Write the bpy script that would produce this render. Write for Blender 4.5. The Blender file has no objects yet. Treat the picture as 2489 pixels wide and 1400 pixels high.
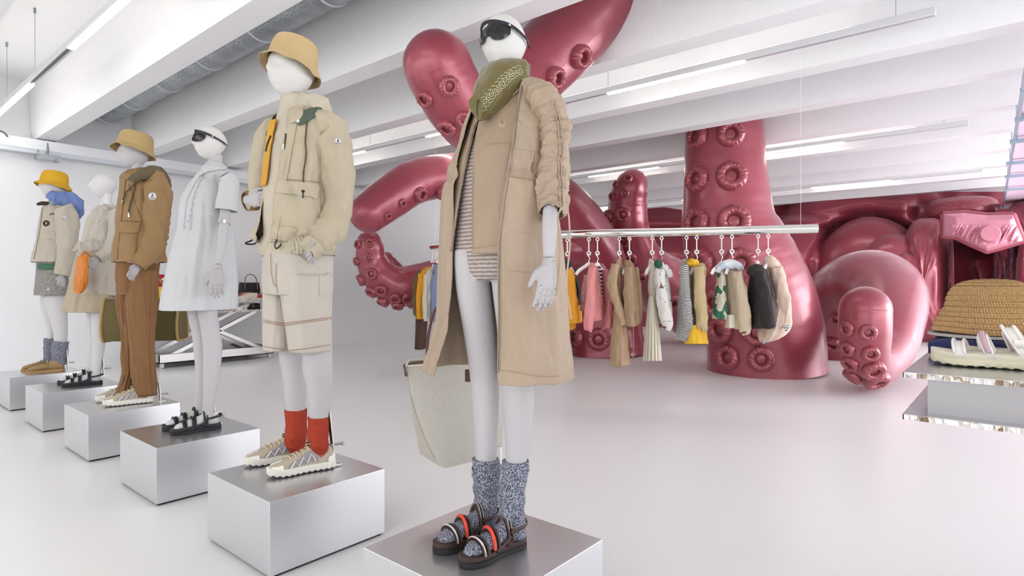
import bpy, math, random
from mathutils import Vector, Matrix, Quaternion, noise
from mathutils.bvhtree import BVHTree
R = math.radians; PI = math.pi
random.seed(7)
# ---------------- camera model (frame 2489 x 1400) ----------------
F = 1445.0; CX = 1244.5; CY = 687.0; CH = 1.185
TH = R(40.3); c_, s_ = math.cos(TH), math.sin(TH)
FW = Vector((c_, s_, 0)); RT = Vector((s_, -c_, 0)); EYE = Vector((0, 0, CH))
def P(px, py, d):
    return EYE + FW*d + RT*((px-CX)/F*d) + Vector((0, 0, (CY-py)/F*d))
def G(px, py, z=0.0):
    return P(px, py, (CH-z)*F/(py-CY))
def PY(px, py, Y):
    k = (px-CX)/F; X = Y*(c_+s_*k)/(s_-c_*k); d = c_*X+s_*Y
    return Vector((X, Y, CH+(CY-py)/F*d))
def PX(px, py, X):
    k = (px-CX)/F; Y = X*(s_-c_*k)/(c_+s_*k); d = c_*X+s_*Y
    return Vector((X, Y, CH+(CY-py)/F*d))
def proj(p):
    v = p-EYE; d = v.dot(FW)
    return CX+F*v.dot(RT)/d, CY-F*v.z/d, d
def depth(p): return (p-EYE).dot(FW)
# ---------------- materials ----------------
def lin(c): return tuple((x/12.92 if x <= .04045 else ((x+.055)/1.055)**2.4) for x in c)
def rgb(r, g, b): return lin((r/255, g/255, b/255))+(1,)
_m = {}; FAB = .66
class NT:
    def __init__(s, name):
        s.m = bpy.data.materials.new(name); s.m.use_nodes = True
        s.t = s.m.node_tree; s.b = s.t.nodes['Principled BSDF']; s.tc = None
    def n(s, t, **k):
        o = s.t.nodes.new(t)
        for a, v in k.items(): setattr(o, a, v)
        return o
    def l(s, a, b): s.t.links.new(a, b)
    def co(s):
        if not s.tc: s.tc = s.n('ShaderNodeTexCoord')
        return s.tc.outputs['Object']
    def noise(s, scale, detail=3, rough=.5, vec=None, stretch=None):
        q = s.n('ShaderNodeTexNoise'); q.inputs['Scale'].default_value = scale
        q.inputs['Detail'].default_value = detail; q.inputs['Roughness'].default_value = rough
        v = vec or s.co()
        if stretch:
            mp = s.n('ShaderNodeMapping'); mp.inputs['Scale'].default_value = stretch; s.l(v, mp.inputs[0]); v = mp.outputs[0]
        s.l(v, q.inputs['Vector']); return q.outputs['Fac']
    def ramp(s, fac, stops, const=False):
        q = s.n('ShaderNodeValToRGB'); e = q.color_ramp.elements
        if const: q.color_ramp.interpolation = 'CONSTANT'
        while len(e) < len(stops): e.new(.5)
        for i, (p, c) in enumerate(stops): e[i].position = p; e[i].color = c
        s.l(fac, q.inputs[0]); return q.outputs[0]
    def bump(s, h, strength=.3, dist=.002):
        q = s.n('ShaderNodeBump'); q.inputs['Strength'].default_value = strength; q.inputs['Distance'].default_value = dist
        s.l(h, q.inputs['Height'])
        if s.b.inputs['Normal'].links: s.l(s.b.inputs['Normal'].links[0].from_socket, q.inputs['Normal'])
        s.l(q.outputs[0], s.b.inputs['Normal'])
    def set(s, **k):
        for a, v in k.items(): s.b.inputs[a.replace('_', ' ')].default_value = v
def plain(name, col, rough=.5, metal=0, **k):
    if name in _m: return _m[name]
    t = NT(name); t.set(Base_Color=col, Roughness=rough, Metallic=metal, **k); _m[name] = t.m; return t.m
def fabric(name, col=None, rough=.85, var=.06, weave=900, wstr=.25, wrinkle=0, sheen=.03):
    if name in _m: return _m[name]
    t = NT(name); col = tuple(x*FAB for x in col[:3])+(1,)
    n = t.noise(9, 4)
    c2 = tuple(min(1, x*(1+var)) for x in col[:3])+(1,); c1 = tuple(x*(1-var) for x in col[:3])+(1,)
    t.l(t.ramp(n, [(.3, c1), (.7, c2)]), t.b.inputs['Base Color'])
    t.set(Roughness=rough); t.b.inputs['Sheen Weight'].default_value = sheen
    t.bump(t.noise(weave, 2), wstr, .001)
    if wrinkle:
        q = t.n('ShaderNodeTexNoise'); q.noise_type = 'RIDGED_MULTIFRACTAL'; q.inputs['Scale'].default_value = 7; q.inputs['Detail'].default_value = 3
        q.inputs['Roughness'].default_value = .45; q.inputs['Distortion'].default_value = .6
        mp = t.n('ShaderNodeMapping'); mp.inputs['Scale'].default_value = (1, 1, .55); mp.inputs['Rotation'].default_value = (.5, .4, 0); t.l(t.co(), mp.inputs[0]); t.l(mp.outputs[0], q.inputs['Vector'])
        t.bump(q.outputs['Fac'], wrinkle, .03); t.bump(t.noise(16, 2, .5, stretch=(1, 1, .4)), wrinkle, .025)
    _m[name] = t.m; return t.m
def pattern(name, kind, a, b, scale=60, c=None, rough=.85):
    if name in _m: return _m[name]
    t = NT(name); t.set(Roughness=rough); a, b = [tuple(x*FAB for x in q[:3])+(1,) for q in (a, b)]; c = c and tuple(x*FAB for x in c[:3])+(1,)
    if kind == 'marl':
        f = t.noise(scale, 2, .6, stretch=(1, 1, .55)); col = t.ramp(f, [(.42, a), (.56, b)])
        t.bump(t.noise(scale*1.3, 2), .9, .004)
    elif kind == 'stripe':
        w = t.n('ShaderNodeTexWave', wave_type='BANDS', bands_direction='Z'); w.inputs['Scale'].default_value = scale
        w.inputs['Distortion'].default_value = 1.6 if scale > 15 else .5; w.inputs['Detail Scale'].default_value = 4; t.l(t.co(), w.inputs['Vector'])
        col = t.ramp(w.outputs['Fac'], [(.45, a), (.55, b)])
        t.bump(t.noise(500, 2), .4, .002)
    elif kind == 'check':
        q = t.n('ShaderNodeTexChecker'); q.inputs['Scale'].default_value = scale
        q.inputs['Color1'].default_value = a; q.inputs['Color2'].default_value = b; t.l(t.co(), q.inputs['Vector']); col = q.outputs[0]
    elif kind == 'blotch':
        f = t.noise(scale, 1.5, .4); st = [(0, a), (.47, b)] if not c else [(0, a), (.43, b), (.57, c)]
        col = t.ramp(f, st, True)
    elif kind == 'floral':
        v = t.n('ShaderNodeTexVoronoi', feature='DISTANCE_TO_EDGE'); v.inputs['Scale'].default_value = scale; 
        t.l(t.co(), v.inputs['Vector']); f2 = t.noise(scale*.6, 3)
        mm = t.n('ShaderNodeMath', operation='ADD'); t.l(v.outputs['Distance'], mm.inputs[0])
        m2 = t.n('ShaderNodeMath', operation='MULTIPLY'); m2.inputs[1].default_value = .9; t.l(f2, m2.inputs[0]); t.l(m2.outputs[0], mm.inputs[1])
        col = t.ramp(mm.outputs[0], [(0, b), (.385, b), (.41, a)])
    elif kind == 'linen':
        f = t.noise(scale, 2, .7, stretch=(1, 1, .2)); g = t.noise(scale, 2, .7, stretch=(.2, .2, 1))
        mm = t.n('ShaderNodeMath', operation='ADD'); t.l(f, mm.inputs[0]); t.l(g, mm.inputs[1])
        m2 = t.n('ShaderNodeMath', operation='MULTIPLY'); m2.inputs[1].default_value = .5; t.l(mm.outputs[0], m2.inputs[0])
        col = t.ramp(m2.outputs[0], [(.35, a), (.65, b)]); t.bump(m2.outputs[0], .3, .001)
    t.l(col, t.b.inputs['Base Color']); _m[name] = t.m; return t.m
def rib(name, col, scale=90, strength=.8, axis='ang'):
    if name in _m: return _m[name]
    t = NT(name); t.set(Base_Color=col, Roughness=.9)
    w = t.n('ShaderNodeTexWave', wave_type='BANDS', bands_direction='DIAGONAL' if axis == 'ang' else axis); w.inputs['Scale'].default_value = scale
    w.inputs['Distortion'].default_value = 1
    mp = t.n('ShaderNodeMapping'); mp.inputs['Scale'].default_value = (1, 1, 0) if axis == 'ang' else (1, 1, 1)
    t.l(t.co(), mp.inputs[0]); t.l(mp.outputs[0], w.inputs['Vector']); t.bump(w.outputs['Fac'], strength, .004); t.bump(t.noise(400, 2), .3, .001)
    _m[name] = t.m; return t.m
# ---------------- mesh building ----------------
COL = bpy.context.scene.collection
WV = {}      # object name -> (world verts, faces)
class MB:
    def __init__(s): s.v = []; s.f = []; s.mi = []
    def add(s, v, f, mi=0):
        o = len(s.v); s.v += [Vector(p) for p in v]; s.f += [tuple(i+o for i in q) for q in f]; s.mi += [mi]*len(f); return s
    def box(s, lo, hi, mi=0):
        (a, b, c), (d, e, f) = lo, hi
        v = [(a,b,c),(d,b,c),(d,e,c),(a,e,c),(a,b,f),(d,b,f),(d,e,f),(a,e,f)]
        return s.add(v, [(0,3,2,1),(4,5,6,7),(0,1,5,4),(1,2,6,5),(2,3,7,6),(3,0,4,7)], mi)
    def obox(s, c, ax, hs, mi=0):   # centre, three axes, half sizes
        v = []
        for k in (-1, 1):
            for i, j in ((-1,-1),(1,-1),(1,1),(-1,1)): v.append(Vector(c)+ax[0]*hs[0]*i+ax[1]*hs[1]*j+ax[2]*hs[2]*k)
        return s.add(v, [(0,3,2,1),(4,5,6,7),(0,1,5,4),(1,2,6,5),(2,3,7,6),(3,0,4,7)], mi)
    def bar(s, a, b, w, h=None, mi=0):
        a = Vector(a); b = Vector(b); t = (b-a); L = t.length; t.normalize()
        u = t.cross(Vector((0,0,1)));  u = u if u.length > 1e-3 else Vector((1,0,0)); u.normalize()
        return s.obox((a+b)/2, (u, u.cross(t), t), (w/2, (h or w)/2, L/2), mi)
    def loft(s, rings, close=True, cap0=False, cap1=False, mi=0):
        n = len(rings[0]); v = [p for r in rings for p in r]; f = []
        for i in range(len(rings)-1):
            for j in range(n if close else n-1):
                a = i*n+j; b = i*n+(j+1) % n; f.append((a, b, b+n, a+n))
        if cap0: f.append(tuple(reversed(range(n))))
        if cap1: f.append(tuple(range((len(rings)-1)*n, len(rings)*n)))
        return s.add(v, f, mi)
    def tube(s, pts, rad, n=12, sub=4, fold=None, cap=True, flat=1.0, up=None, mi=0, rnd=False):
        if not hasattr(rad, '__len__'): rad = [rad]*len(pts)
        pts, rad = resample(pts, rad, sub)
        if rnd:
            pts, rad = roundcap(pts, rad, rnd)
        rings = tube_rings(pts, rad, n, fold, flat, up)
        return s.loft(rings, True, cap, cap, mi)
    def sphere(s, c, r, n=12, m=8, mi=0):
        if not hasattr(r, '__len__'): r = (r, r, r)
        rings = []
        for i in range(m+1):
            a = PI*i/m; a = max(.02, min(PI-.02, a))
            rings.append([Vector(c)+Vector((r[0]*math.sin(a)*math.cos(2*PI*j/n), r[1]*math.sin(a)*math.sin(2*PI*j/n), r[2]*math.cos(a))) for j in range(n)])
        return s.loft(rings, True, True, True, mi)
    def torus(s, c, ax, R0, r, n=24, m=8, mi=0):
        ax = Vector(ax).normalized(); u = ax.orthogonal().normalized(); w = ax.cross(u)
        v = []; f = []
        for i in range(n):
            a = 2*PI*i/n; e = u*math.cos(a)+w*math.sin(a)
            for j in range(m):
                b = 2*PI*j/m; v.append(Vector(c)+e*(R0+r*math.cos(b))+ax*r*math.sin(b))
        for i in range(n):
            for j in range(m): f.append((i*m+j, ((i+1) % n)*m+j, ((i+1) % n)*m+(j+1) % m, i*m+(j+1) % m))
        return s.add(v, f, mi)
    def disc(s, c, ax, r, h, n=20, mi=0):
        ax = Vector(ax).normalized(); u = ax.orthogonal().normalized(); w = ax.cross(u); rings = []
        for z, q in ((0, 1), (h*.7, 1), (h, .86)):
            rings.append([Vector(c)+ax*z+(u*math.cos(2*PI*j/n)+w*math.sin(2*PI*j/n))*r*q for j in range(n)])
        return s.loft(rings, True, True, True, mi)
    def build(s, name, mats, parent=None, smooth=40, solid=0, bevel=0, remesh=0, subsurf=0, smoothm=0, label=None, off=0, loc=None):
        me = bpy.data.meshes.new(name)
        o = bpy.data.objects.new(name, me); COL.objects.link(o)
        base = Vector((0, 0, 0))
        if parent:
            o.parent = parent; q = parent
            while q: base = base+Vector(q.location); q = q.parent
        elif loc is not None:
            base = Vector(loc); o.location = base
        me.from_pydata([tuple(v-base) for v in s.v], [], s.f); me.update()
        if not isinstance(mats, (list, tuple)): mats = [mats]
        for m in mats: me.materials.append(m)
        if len(mats) > 1: me.polygons.foreach_set('material_index', s.mi)
        if smooth:
            me.polygons.foreach_set('use_smooth', [True]*len(me.polygons))
            if smooth < 180: me.set_sharp_from_angle(angle=R(smooth))
        if remesh:
            m = o.modifiers.new('r', 'REMESH'); m.mode = 'VOXEL'; m.voxel_size = remesh; m.use_smooth_shade = True
            if smoothm: m = o.modifiers.new('s', 'SMOOTH'); m.iterations = smoothm; m.factor = .5
        if solid: m = o.modifiers.new('t', 'SOLIDIFY'); m.thickness = solid; m.offset = off
        if bevel: m = o.modifiers.new('b', 'BEVEL'); m.width = bevel; m.segments = 2; m.limit_method = 'ANGLE'
        if subsurf: m = o.modifiers.new('ss', 'SUBSURF'); m.levels = subsurf; m.render_levels = subsurf
        if label: o['label'] = label
        WV[o.name] = (s.v, s.f); return o
def catmull(p0, p1, p2, p3, t):
    return .5*((2*p1)+(p2-p0)*t+(2*p0-5*p1+4*p2-p3)*t*t+(3*p1-p0-3*p2+p3)*t*t*t)
def resample(pts, rad, sub):
    if sub <= 1 or len(pts) < 2: return [Vector(p) for p in pts], list(rad)
    P_ = [Vector(p) for p in pts]; op = []; orr = []
    for i in range(len(P_)-1):
        a = P_[max(i-1, 0)]; b = P_[i]; c = P_[i+1]; d = P_[min(i+2, len(P_)-1)]
        ra = rad[max(i-1, 0)]; rb = rad[i]; rc = rad[i+1]; rd = rad[min(i+2, len(P_)-1)]
        for k in range(sub):
            t = k/sub; op.append(catmull(a, b, c, d, t)); orr.append(catmull(ra, rb, rc, rd, t))
    op.append(P_[-1]); orr.append(rad[-1]); return op, orr
def roundcap(pts, rad, which):
    if which in ('end', 'both'):
        t = (pts[-1]-pts[-2]).normalized(); r = rad[-1]; p = pts[-1]
        for k in range(1, 9):
            a = PI/2*k/8; pts.append(p+t*r*math.sin(a)); rad.append(max(.004*r, r*math.cos(a)))
    if which in ('start', 'both'):
        t = (pts[0]-pts[1]).normalized(); r = rad[0]; p = pts[0]
        for k in range(1, 9):
            a = PI/2*k/8; pts.insert(0, p+t*r*math.sin(a)); rad.insert(0, max(.004*r, r*math.cos(a)))
    return pts, rad
def tube_rings(pts, rad, n, fold=None, flat=1.0, up=None):
    rings = []; N = len(pts); L = [0]
    for i in range(1, N): L.append(L[-1]+(pts[i]-pts[i-1]).length)
    t0 = (pts[1]-pts[0]).normalized(); u = (Vector(up) if up else (Vector((0,0,1)) if abs(t0.z) < .9 else Vector((0,1,0))))
    u = (u-t0*u.dot(t0)).normalized()
    for i in range(N):
        t = (pts[min(i+1, N-1)]-pts[max(i-1, 0)])
        t = t.normalized() if t.length > 1e-9 else t0
        u = (u-t*u.dot(t)); u = u.normalized() if u.length > 1e-6 else t.orthogonal().normalized()
        w = t.cross(u); fl = flat[i] if hasattr(flat, '__len__') and len(flat) == N else (flat if not hasattr(flat, '__len__') else flat[0])
        ring = []
        for j in range(n):
            a = 2*PI*j/n; r = rad[i]
            if fold: r += fold(a, L[i], rad[i])
            ring.append(pts[i]+u*math.cos(a)*r+w*math.sin(a)*r*fl)
        rings.append(ring); t0 = t
    return rings
def ridge(p, f=6, o=0, st=.5):
    q = Vector((p.x*f+o*7.1, p.y*f, p.z*f*st+.5*(p.x+p.y)*f)); w = noise.noise_vector(q*.5)*.9
    a = 1-abs(noise.noise(q+w))*2; b = 1-abs(noise.noise(q*2.1+w+Vector((9, 3, 1))))*2
    return max(a, -1)**3*.7+.3*b**3
def crumple(mb, amp, f=6, o=0, st=.5, start=0, mask=None):
    nrm = [Vector((0, 0, 0)) for _ in mb.v]
    for q in mb.f[:]:
        if q[0] < start: continue
        a, b, c = mb.v[q[0]], mb.v[q[1]], mb.v[q[2]]; m = (b-a).cross(c-a)
        for i in q: nrm[i] += m
    for i in range(start, len(mb.v)):
        m = nrm[i]
        if m.length > 1e-12:
            m.normalize(); k = mask(mb.v[i]) if mask else 1; mb.v[i] = mb.v[i]+m*(1.8*amp*k*ridge(mb.v[i], f*1.3, o, st*.7))
    return mb
def nz(x, y, z=0, o=0): return noise.noise(Vector((x+o*17.3, y-o*9.1, z+o*5.7)))
def thing(name, label, cat, loc=(0, 0, 0), group=None):
    o = bpy.data.objects.new(name, None); COL.objects.link(o); o.location = loc; o.empty_display_size = .05
    o['label'] = label; o['category'] = cat
    if group: o['group'] = group
    return o
def tag(o, label, cat, group=None, kind=None):
    o['label'] = label; o['category'] = cat
    if group: o['group'] = group
    if kind: o['kind'] = kind
    return o
def struct(name, mb, mat, **k):
    o = mb.build(name, mat, **k); o['kind'] = 'structure'; return o
# ---------------- silhouettes -> rings around a vertical axis ----------------
def ring_spec(y, xl, xr, Y, k):
    c = PY((xl+xr)/2, y, Y); d = depth(c); v = Vector((c.x, c.y)).normalized()
    w = (xr-xl)/2*d/F*(v.x*c_+v.y*s_); rx, ry = v.y, -v.x
    b = w/math.sqrt((k*rx)**2+ry**2); return c, k*b, b
def ring_pt(c, a, b, th, p=2.0, off=0):
    ct, st = math.cos(th), math.sin(th)
    x = -math.copysign(abs(ct)**(2/p), ct)*(a+off); y = -math.copysign(abs(st)**(2/p), st)*(b+off)
    return Vector((c.x+x, c.y+y, c.z))
def th_at(c, a, b, px, p=2.0):
    v0 = math.atan2(c.y, c.x); best = None      # angle of viewer seen from the body, 0 = front, + = its left
    for i in range(181):
        th = v0-PI/2+PI*i/180; q = proj(ring_pt(c, a, b, th, p))[0]
        e = abs(q-px)
        if best is None or e < best[0]: best = (e, th)
    return best[1]
def interp_rows(rows, m):
    n = len(rows); out = []
    L = [0]
    for i in range(1, n): L.append(L[-1]+max(2, abs(rows[i][0]-rows[i-1][0])+.3*abs(rows[i][1]-rows[i-1][1])))
    for q in range(m+1):
        s = L[-1]*q/m; i = 0
        while i < n-2 and s > L[i+1]: i += 1
        t = (s-L[i])/(L[i+1]-L[i])
        r = [catmull(rows[max(i-1, 0)][j], rows[i][j], rows[i+1][j], rows[min(i+2, n-1)][j], t) for j in range(len(rows[0]))]
        out.append((q/m, r))
    return out
def gloft(mb, rows, Y, k=.62, n=72, m=60, p=2.2, mode='full', fold=None, out=0, hem=None, mi=0, cap=False, yb=0):
    """rows: (y, xl, xr[, e1, e2]); mode full | open (all but e1..e2) | panel (only e1..e2)"""
    rings = []
    for t, r in interp_rows(rows, m):
        c, a, b = ring_spec(r[0], r[1], r[2], Y, k); c = c+Vector((0, yb, 0))
        if mode == 'full': t0, t1 = 0, 2*PI
        else:
            a1, a2 = th_at(c, a, b, r[3], p), th_at(c, a, b, r[4], p)
            t0, t1 = (a2, a1+2*PI) if mode == 'open' else (a1, a2)
        ring = []
        N = n if mode == 'full' else n+1
        for j in range(N):
            th = t0+(t1-t0)*j/n; o = out+(fold(th, t, c.z) if fold else 0)
            q = ring_pt(c, a, b, th, p, o)
            if hem: q.z += hem(th, t)
            ring.append(q)
        rings.append(ring)
    mb.loft(rings, mode == 'full', cap, cap, mi); return rings
# ---------------- projecting details on a surface ----------------
def bvh(*objs):
    v = []; f = []
    for o in objs:
        vv, ff = WV[o.name]; n = len(v); v += vv; f += [tuple(i+n for i in q) for q in ff]
    return BVHTree.FromPolygons(v, f)
def hit(bt, px, py, dmax=60):
    d = (P(px, py, 1)-EYE).normalized(); h = bt.ray_cast(EYE, d, dmax)
    if h[0] is None:
        return None
    n = h[1]
    if n.dot(d) > 0: n = -n
    return h[0], n
def hitn(bt, px, py, guess=3):
    h = hit(bt, px, py)
    if h: return h
    best = None
    for rr in (3, 6, 10, 16, 25, 40):
        for a in range(12):
            h = hit(bt, px+rr*math.cos(a*PI/6), py+rr*math.sin(a*PI/6))
            if h: return h
    q = P(px, py, guess); return q, (EYE-q).normalized()
def patch(mb, bt, quad, nu=10, nv=10, off=.004, edge=0, mi=0, puff=0):
    """quad of four pixels (tl, tr, br, bl) laid on the surface as a raised patch"""
    (a, b, c, d) = [Vector(q) for q in quad]; top = []; bot = []
    hs = []
    for j in range(nv+1):
        for i in range(nu+1):
            u, v = i/nu, j/nv; q = (a*(1-u)+b*u)*(1-v)+(d*(1-u)+c*u)*v
            p, n = hitn(bt, q.x, q.y); hs.append((p, n))
    an = Vector((0, 0, 0))
    for p, n in hs: an += n
    an.normalize()
    for idx, (p, n) in enumerate(hs):
        i = idx % (nu+1); j = idx//(nu+1); e = puff*math.sin(PI*i/nu)*math.sin(PI*j/nv)
        m_ = (n+an).normalized(); top.append(p+m_*(off+e)); bot.append(p-m_*.003)
    f = []; W = nu+1; N = len(top)
    for j in range(nv):
        for i in range(nu):
            q = j*W+i; f.append((q, q+1, q+W+1, q+W)); f.append((N+q, N+q+W, N+q+W+1, N+q+1))
    per = [i for i in range(W)]+[j*W+nu for j in range(1, nv+1)]+[nv*W+i for i in range(nu-1, -1, -1)]+[j*W for j in range(nv-1, 0, -1)]
    for i in range(len(per)):
        q, r = per[i], per[(i+1) % len(per)]; f.append((q, N+q, N+r, r))
    mb.add(top+bot, f, mi); return mb
def line_on(mb, bt, pix, r, off=.002, sub=6, n=6, mi=0):
    pts = []
    q, _ = resample([Vector((a, b, 0)) for a, b in pix], [1]*len(pix), sub)
    for p in q:
        h, nn = hitn(bt, p.x, p.y); pts.append(h+nn*(off+.0014))
    # drop spikes
    if len(pts) > 3:
        for _k in range(2): pts = [pts[0]]+[(pts[i-1]+pts[i]*2+pts[i+1])/4 for i in range(1, len(pts)-1)]+[pts[-1]]
    mb.tube(pts, r, n, 1, mi=mi); return mb
def button(mb, bt, px, py, r, h=.004, mi=0):
    p, n = hitn(bt, px, py); mb.disc(p-n*.001, n, r, h, 18, mi); return p, n
def hair(mb, pts, r, n=6, sub=4, mi=0): mb.tube(pts, r, n, sub, mi=mi)
# =============== SETTING ===============
def wallmat(name, col, bs=.25, scale=60, rough=.75):
    t = NT(name); t.set(Roughness=rough); n = t.noise(1.2, 4)
    c1 = tuple(x*.97 for x in col[:3])+(1,)
    t.l(t.ramp(n, [(.3, c1), (.7, col)]), t.b.inputs['Base Color'])
    t.bump(t.noise(scale, 5, .65), bs, .01); return t.m
M_ceil = wallmat('ceiling_paint', rgb(249, 249, 250), .6, 26)
M_wall = wallmat('wall_paint', rgb(240, 241, 243), .06, 40)
t = NT('resin_floor'); t.set(Roughness=.3); n = t.noise(.35, 2, .4)
t.l(t.ramp(n, [(0, rgb(245, 245, 245)), (1, rgb(250, 249, 248))]), t.b.inputs['Base Color'])
t.b.inputs['Specular IOR Level'].default_value = .35
M_floor = t.m
WY = 10.0; XE = 17.6; CZ = 3.86; BZ = 3.085
struct('floor', MB().box((-6, -9, -.1), (XE+.3, WY+.2, 0)), M_floor, smooth=0)
struct('ceiling', MB().box((-6, -9, CZ), (XE+.3, WY+.2, CZ+.12)), M_ceil, smooth=0)
struct('wall_back', MB().box((-6, WY, 0), (XE+.3, WY+.15, CZ)), M_wall, smooth=0)
struct('wall_right', MB().box((XE, -9, 0), (XE+.2, WY, CZ)), M_wall, smooth=0)
for i, x1 in enumerate([-2.9, -1.63, -.36, .9, 2.15, 3.37, 4.65, 5.93, 7.14, 8.55, 9.81, 11.3, 12.7, 13.9, 15.4, 17.1]):
    w = .26; b = MB(); hz = .10
    prof = [(x1-w-.02, CZ+.02), (x1-w, BZ+hz), (x1-w+.03, BZ), (x1-.01, BZ), (x1, BZ+hz), (x1+.02, CZ+.02)]
    r0 = [Vector((x, -8.9, z)) for x, z in prof]; r1 = [Vector((x, WY-.015, z)) for x, z in prof]
    b.loft([r0, r1], True, True, True); struct('trim_%d' % (i+1), b, M_ceil, smooth=35)
# =============== CEILING FITTINGS ===============
M_galv = NT('galvanised_steel'); M_galv.set(Metallic=.75, Roughness=.42)
M_galv.l(M_galv.ramp(M_galv.noise(5, 4), [(.3, rgb(150, 156, 160)), (.7, rgb(182, 187, 190))]), M_galv.b.inputs['Base Color']); M_galv = M_galv.m
M_galvl = plain('galvanised_light', rgb(205, 210, 216), .4, .5)
M_chrome = plain('chrome', rgb(235, 233, 228), .06, 1)
M_steel = plain('brushed_steel', rgb(190, 188, 186), .28, 1)
M_black = plain('black_plastic', rgb(22, 22, 24), .35)
M_hole = plain('dark_perforation', rgb(50, 50, 52), .8)
duct = thing('ventilation_duct', 'long round perforated galvanised steel air duct running under the ceiling between two beams', 'duct', (2.72, 4, 3.64))
b = MB(); rings = []
for i in range(60):
    y = -7+16.85*i/59; rings.append([Vector((2.72+.2*math.cos(a*2*PI/40), y, 3.64+.2*math.sin(a*2*PI/40))) for a in range(40)])
b.loft(rings, True, True, True); dtube = b.build('duct_tube', M_galv, duct)
ys = [9.78]+[8.73-1.12*i for i in range(14)]
for y in ys:
    b = MB(); b.torus((2.72, y, 3.64), (0, 1, 0), .2, .012, 48, 8); b.build('joint_band', M_galvl, duct)
b = MB()
for i in range(150):
    y = 1.0+i*.055
    for a in (-128, -116, -64, -52):
        if (i+int(a)) % 1 == 0:
            an = R(a)+(.03 if i % 2 else -.03); c = Vector((2.72+.2*math.cos(an), y, 3.64+.2*math.sin(an)))
            b.disc(c-Vector((math.cos(an), 0, math.sin(an)))*.002, (math.cos(an), 0, math.sin(an)), .005, .003, 6)
o = b.build('perforation', M_hole, duct, smooth=0); o['kind'] = 'stuff'
# linear pendants
def emis(name, col, st):
    if name in _m: return _m[name]
    t = NT(name); t.set(Base_Color=(0, 0, 0, 1), Roughness=1); t.b.inputs['Emission Color'].default_value = col; t.b.inputs['Emission Strength'].default_value = st
    _m[name] = t.m; return t.m
M_led = emis('led_diffuser', (1, .96, .88, 1), 14)
M_alu = plain('white_aluminium', rgb(225, 226, 228), .35, .2)
M_rail = plain('open_rail', rgb(120, 118, 116), .5, .6)
M_ceilglow = emis('added_ceiling_glow', (1, .97, .92, 1), 6)  # glow for the strips added above the housings to lift the ceiling
names = {1.41: 'linear pendant light nearest the duct above the row of mannequins', 5.35: 'linear pendant light above the clothes rail beside the hanging tentacle',
         9.33: 'linear pendant light crossing behind the tall thick tentacle', 13.4: 'farthest linear pendant light in front of the inflated wall'}
for X in (1.41, 5.35, 9.33, 13.4):
    z = 3.15; L = thing('linear_pendant_light', names[X], 'ceiling light', (X, 5, z), 'linear pendants between the beams')
    b = MB().box((X-.03, .45, z), (X+.03, 9.75, z+.06)); b.build('housing', M_alu, L, bevel=.004)
    for (y0, y1) in ((1.84, 3.23), (4.64, 6.04), (7.43, 9.75 if X < 2 else 8.84)):
        MB().box((X-.024, y0, z-.012), (X+.024, y1, z)).build('diffuser', M_led, L, smooth=0)
    for (y0, y1) in ((1.0, 9.4),): MB().box((X-.024, y0, z+.0602), (X+.024, y1, z+.0612)).build('added_ceiling_glow', M_ceilglow, L, smooth=0)  # added glowing strip, hidden from below, brightens the ceiling
    for (y0, y1) in ((.46, 1.84), (3.23, 4.64), (6.04, 7.43)):
        MB().box((X-.02, y0, z-.003), (X+.006, y1, z)).build('blank_rail', M_rail if X < 2 else M_galvl, L, smooth=0)
    for y in (.7, 3.23, 4.64, 7.29, 8.57):
        q = MB(); q.tube([(X, y, z+.05), (X, y, CZ)], .0025, 6, 1); q.tube([(X, y, CZ-.05), (X, y, CZ)], .012, 8, 1); q.build('cable', M_galv, L)
# wall trunking, left
tr = thing('cable_trunking', 'long white cable trunking fixed along the top of the back wall', 'trunking', (4, WY-.06, 3.0))
p0 = PY(-20, 331, 9.9); p1 = PY(700, 449, 9.9)
def trz(x): return p0.z+(p1.z-p0.z)*(x-p0.x)/(p1.x-p0.x)
q = MB(); zt = lambda x: 3.07-.05*(x-1.5)/4
q.loft([[Vector((x, y, zt(x)+z)) for y, z in ((9.98, .0), (9.80, .0), (9.80, -.13), (9.98, -.13))] for x in (-3, 1, 2, 3, 4, 5, 6, 8)], True, True, True)
q.build('channel', plain('trunking_white', rgb(240, 242, 246), .4), tr, smooth=20)
MB().loft([[Vector((x, y, zt(x)+z)) for y, z in ((9.98, -.13), (9.81, -.13), (9.81, -.185), (9.98, -.185))] for x in (-3, 1, 3, 5, 8)], True, True, True).build('lower_rail', M_galvl, tr, smooth=20)
q = MB(); q.tube([(2.03, 9.82, 3.1), (2.03, 9.78, 2.85)], .012, 8, 1); q.tube([(1.93, 9.84, 3.1), (1.93, 9.80, 2.9)], .006, 8, 1); q.box((1.9, 9.70, 2.80), (2.14, 9.84, 2.87)); q.box((2.1, 9.66, 2.78), (2.14, 9.8, 2.83)); q.build('bracket', M_galv, tr)
q = MB(); hair(q, [(.9, 9.78, 3.12), (1.3, 9.78, 3.12), (1.55, 9.78, 3.10), (1.62, 9.79, 3.04)], .01); q.build('cable', plain('grey_cable', rgb(90, 92, 96), .6), tr)
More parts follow.
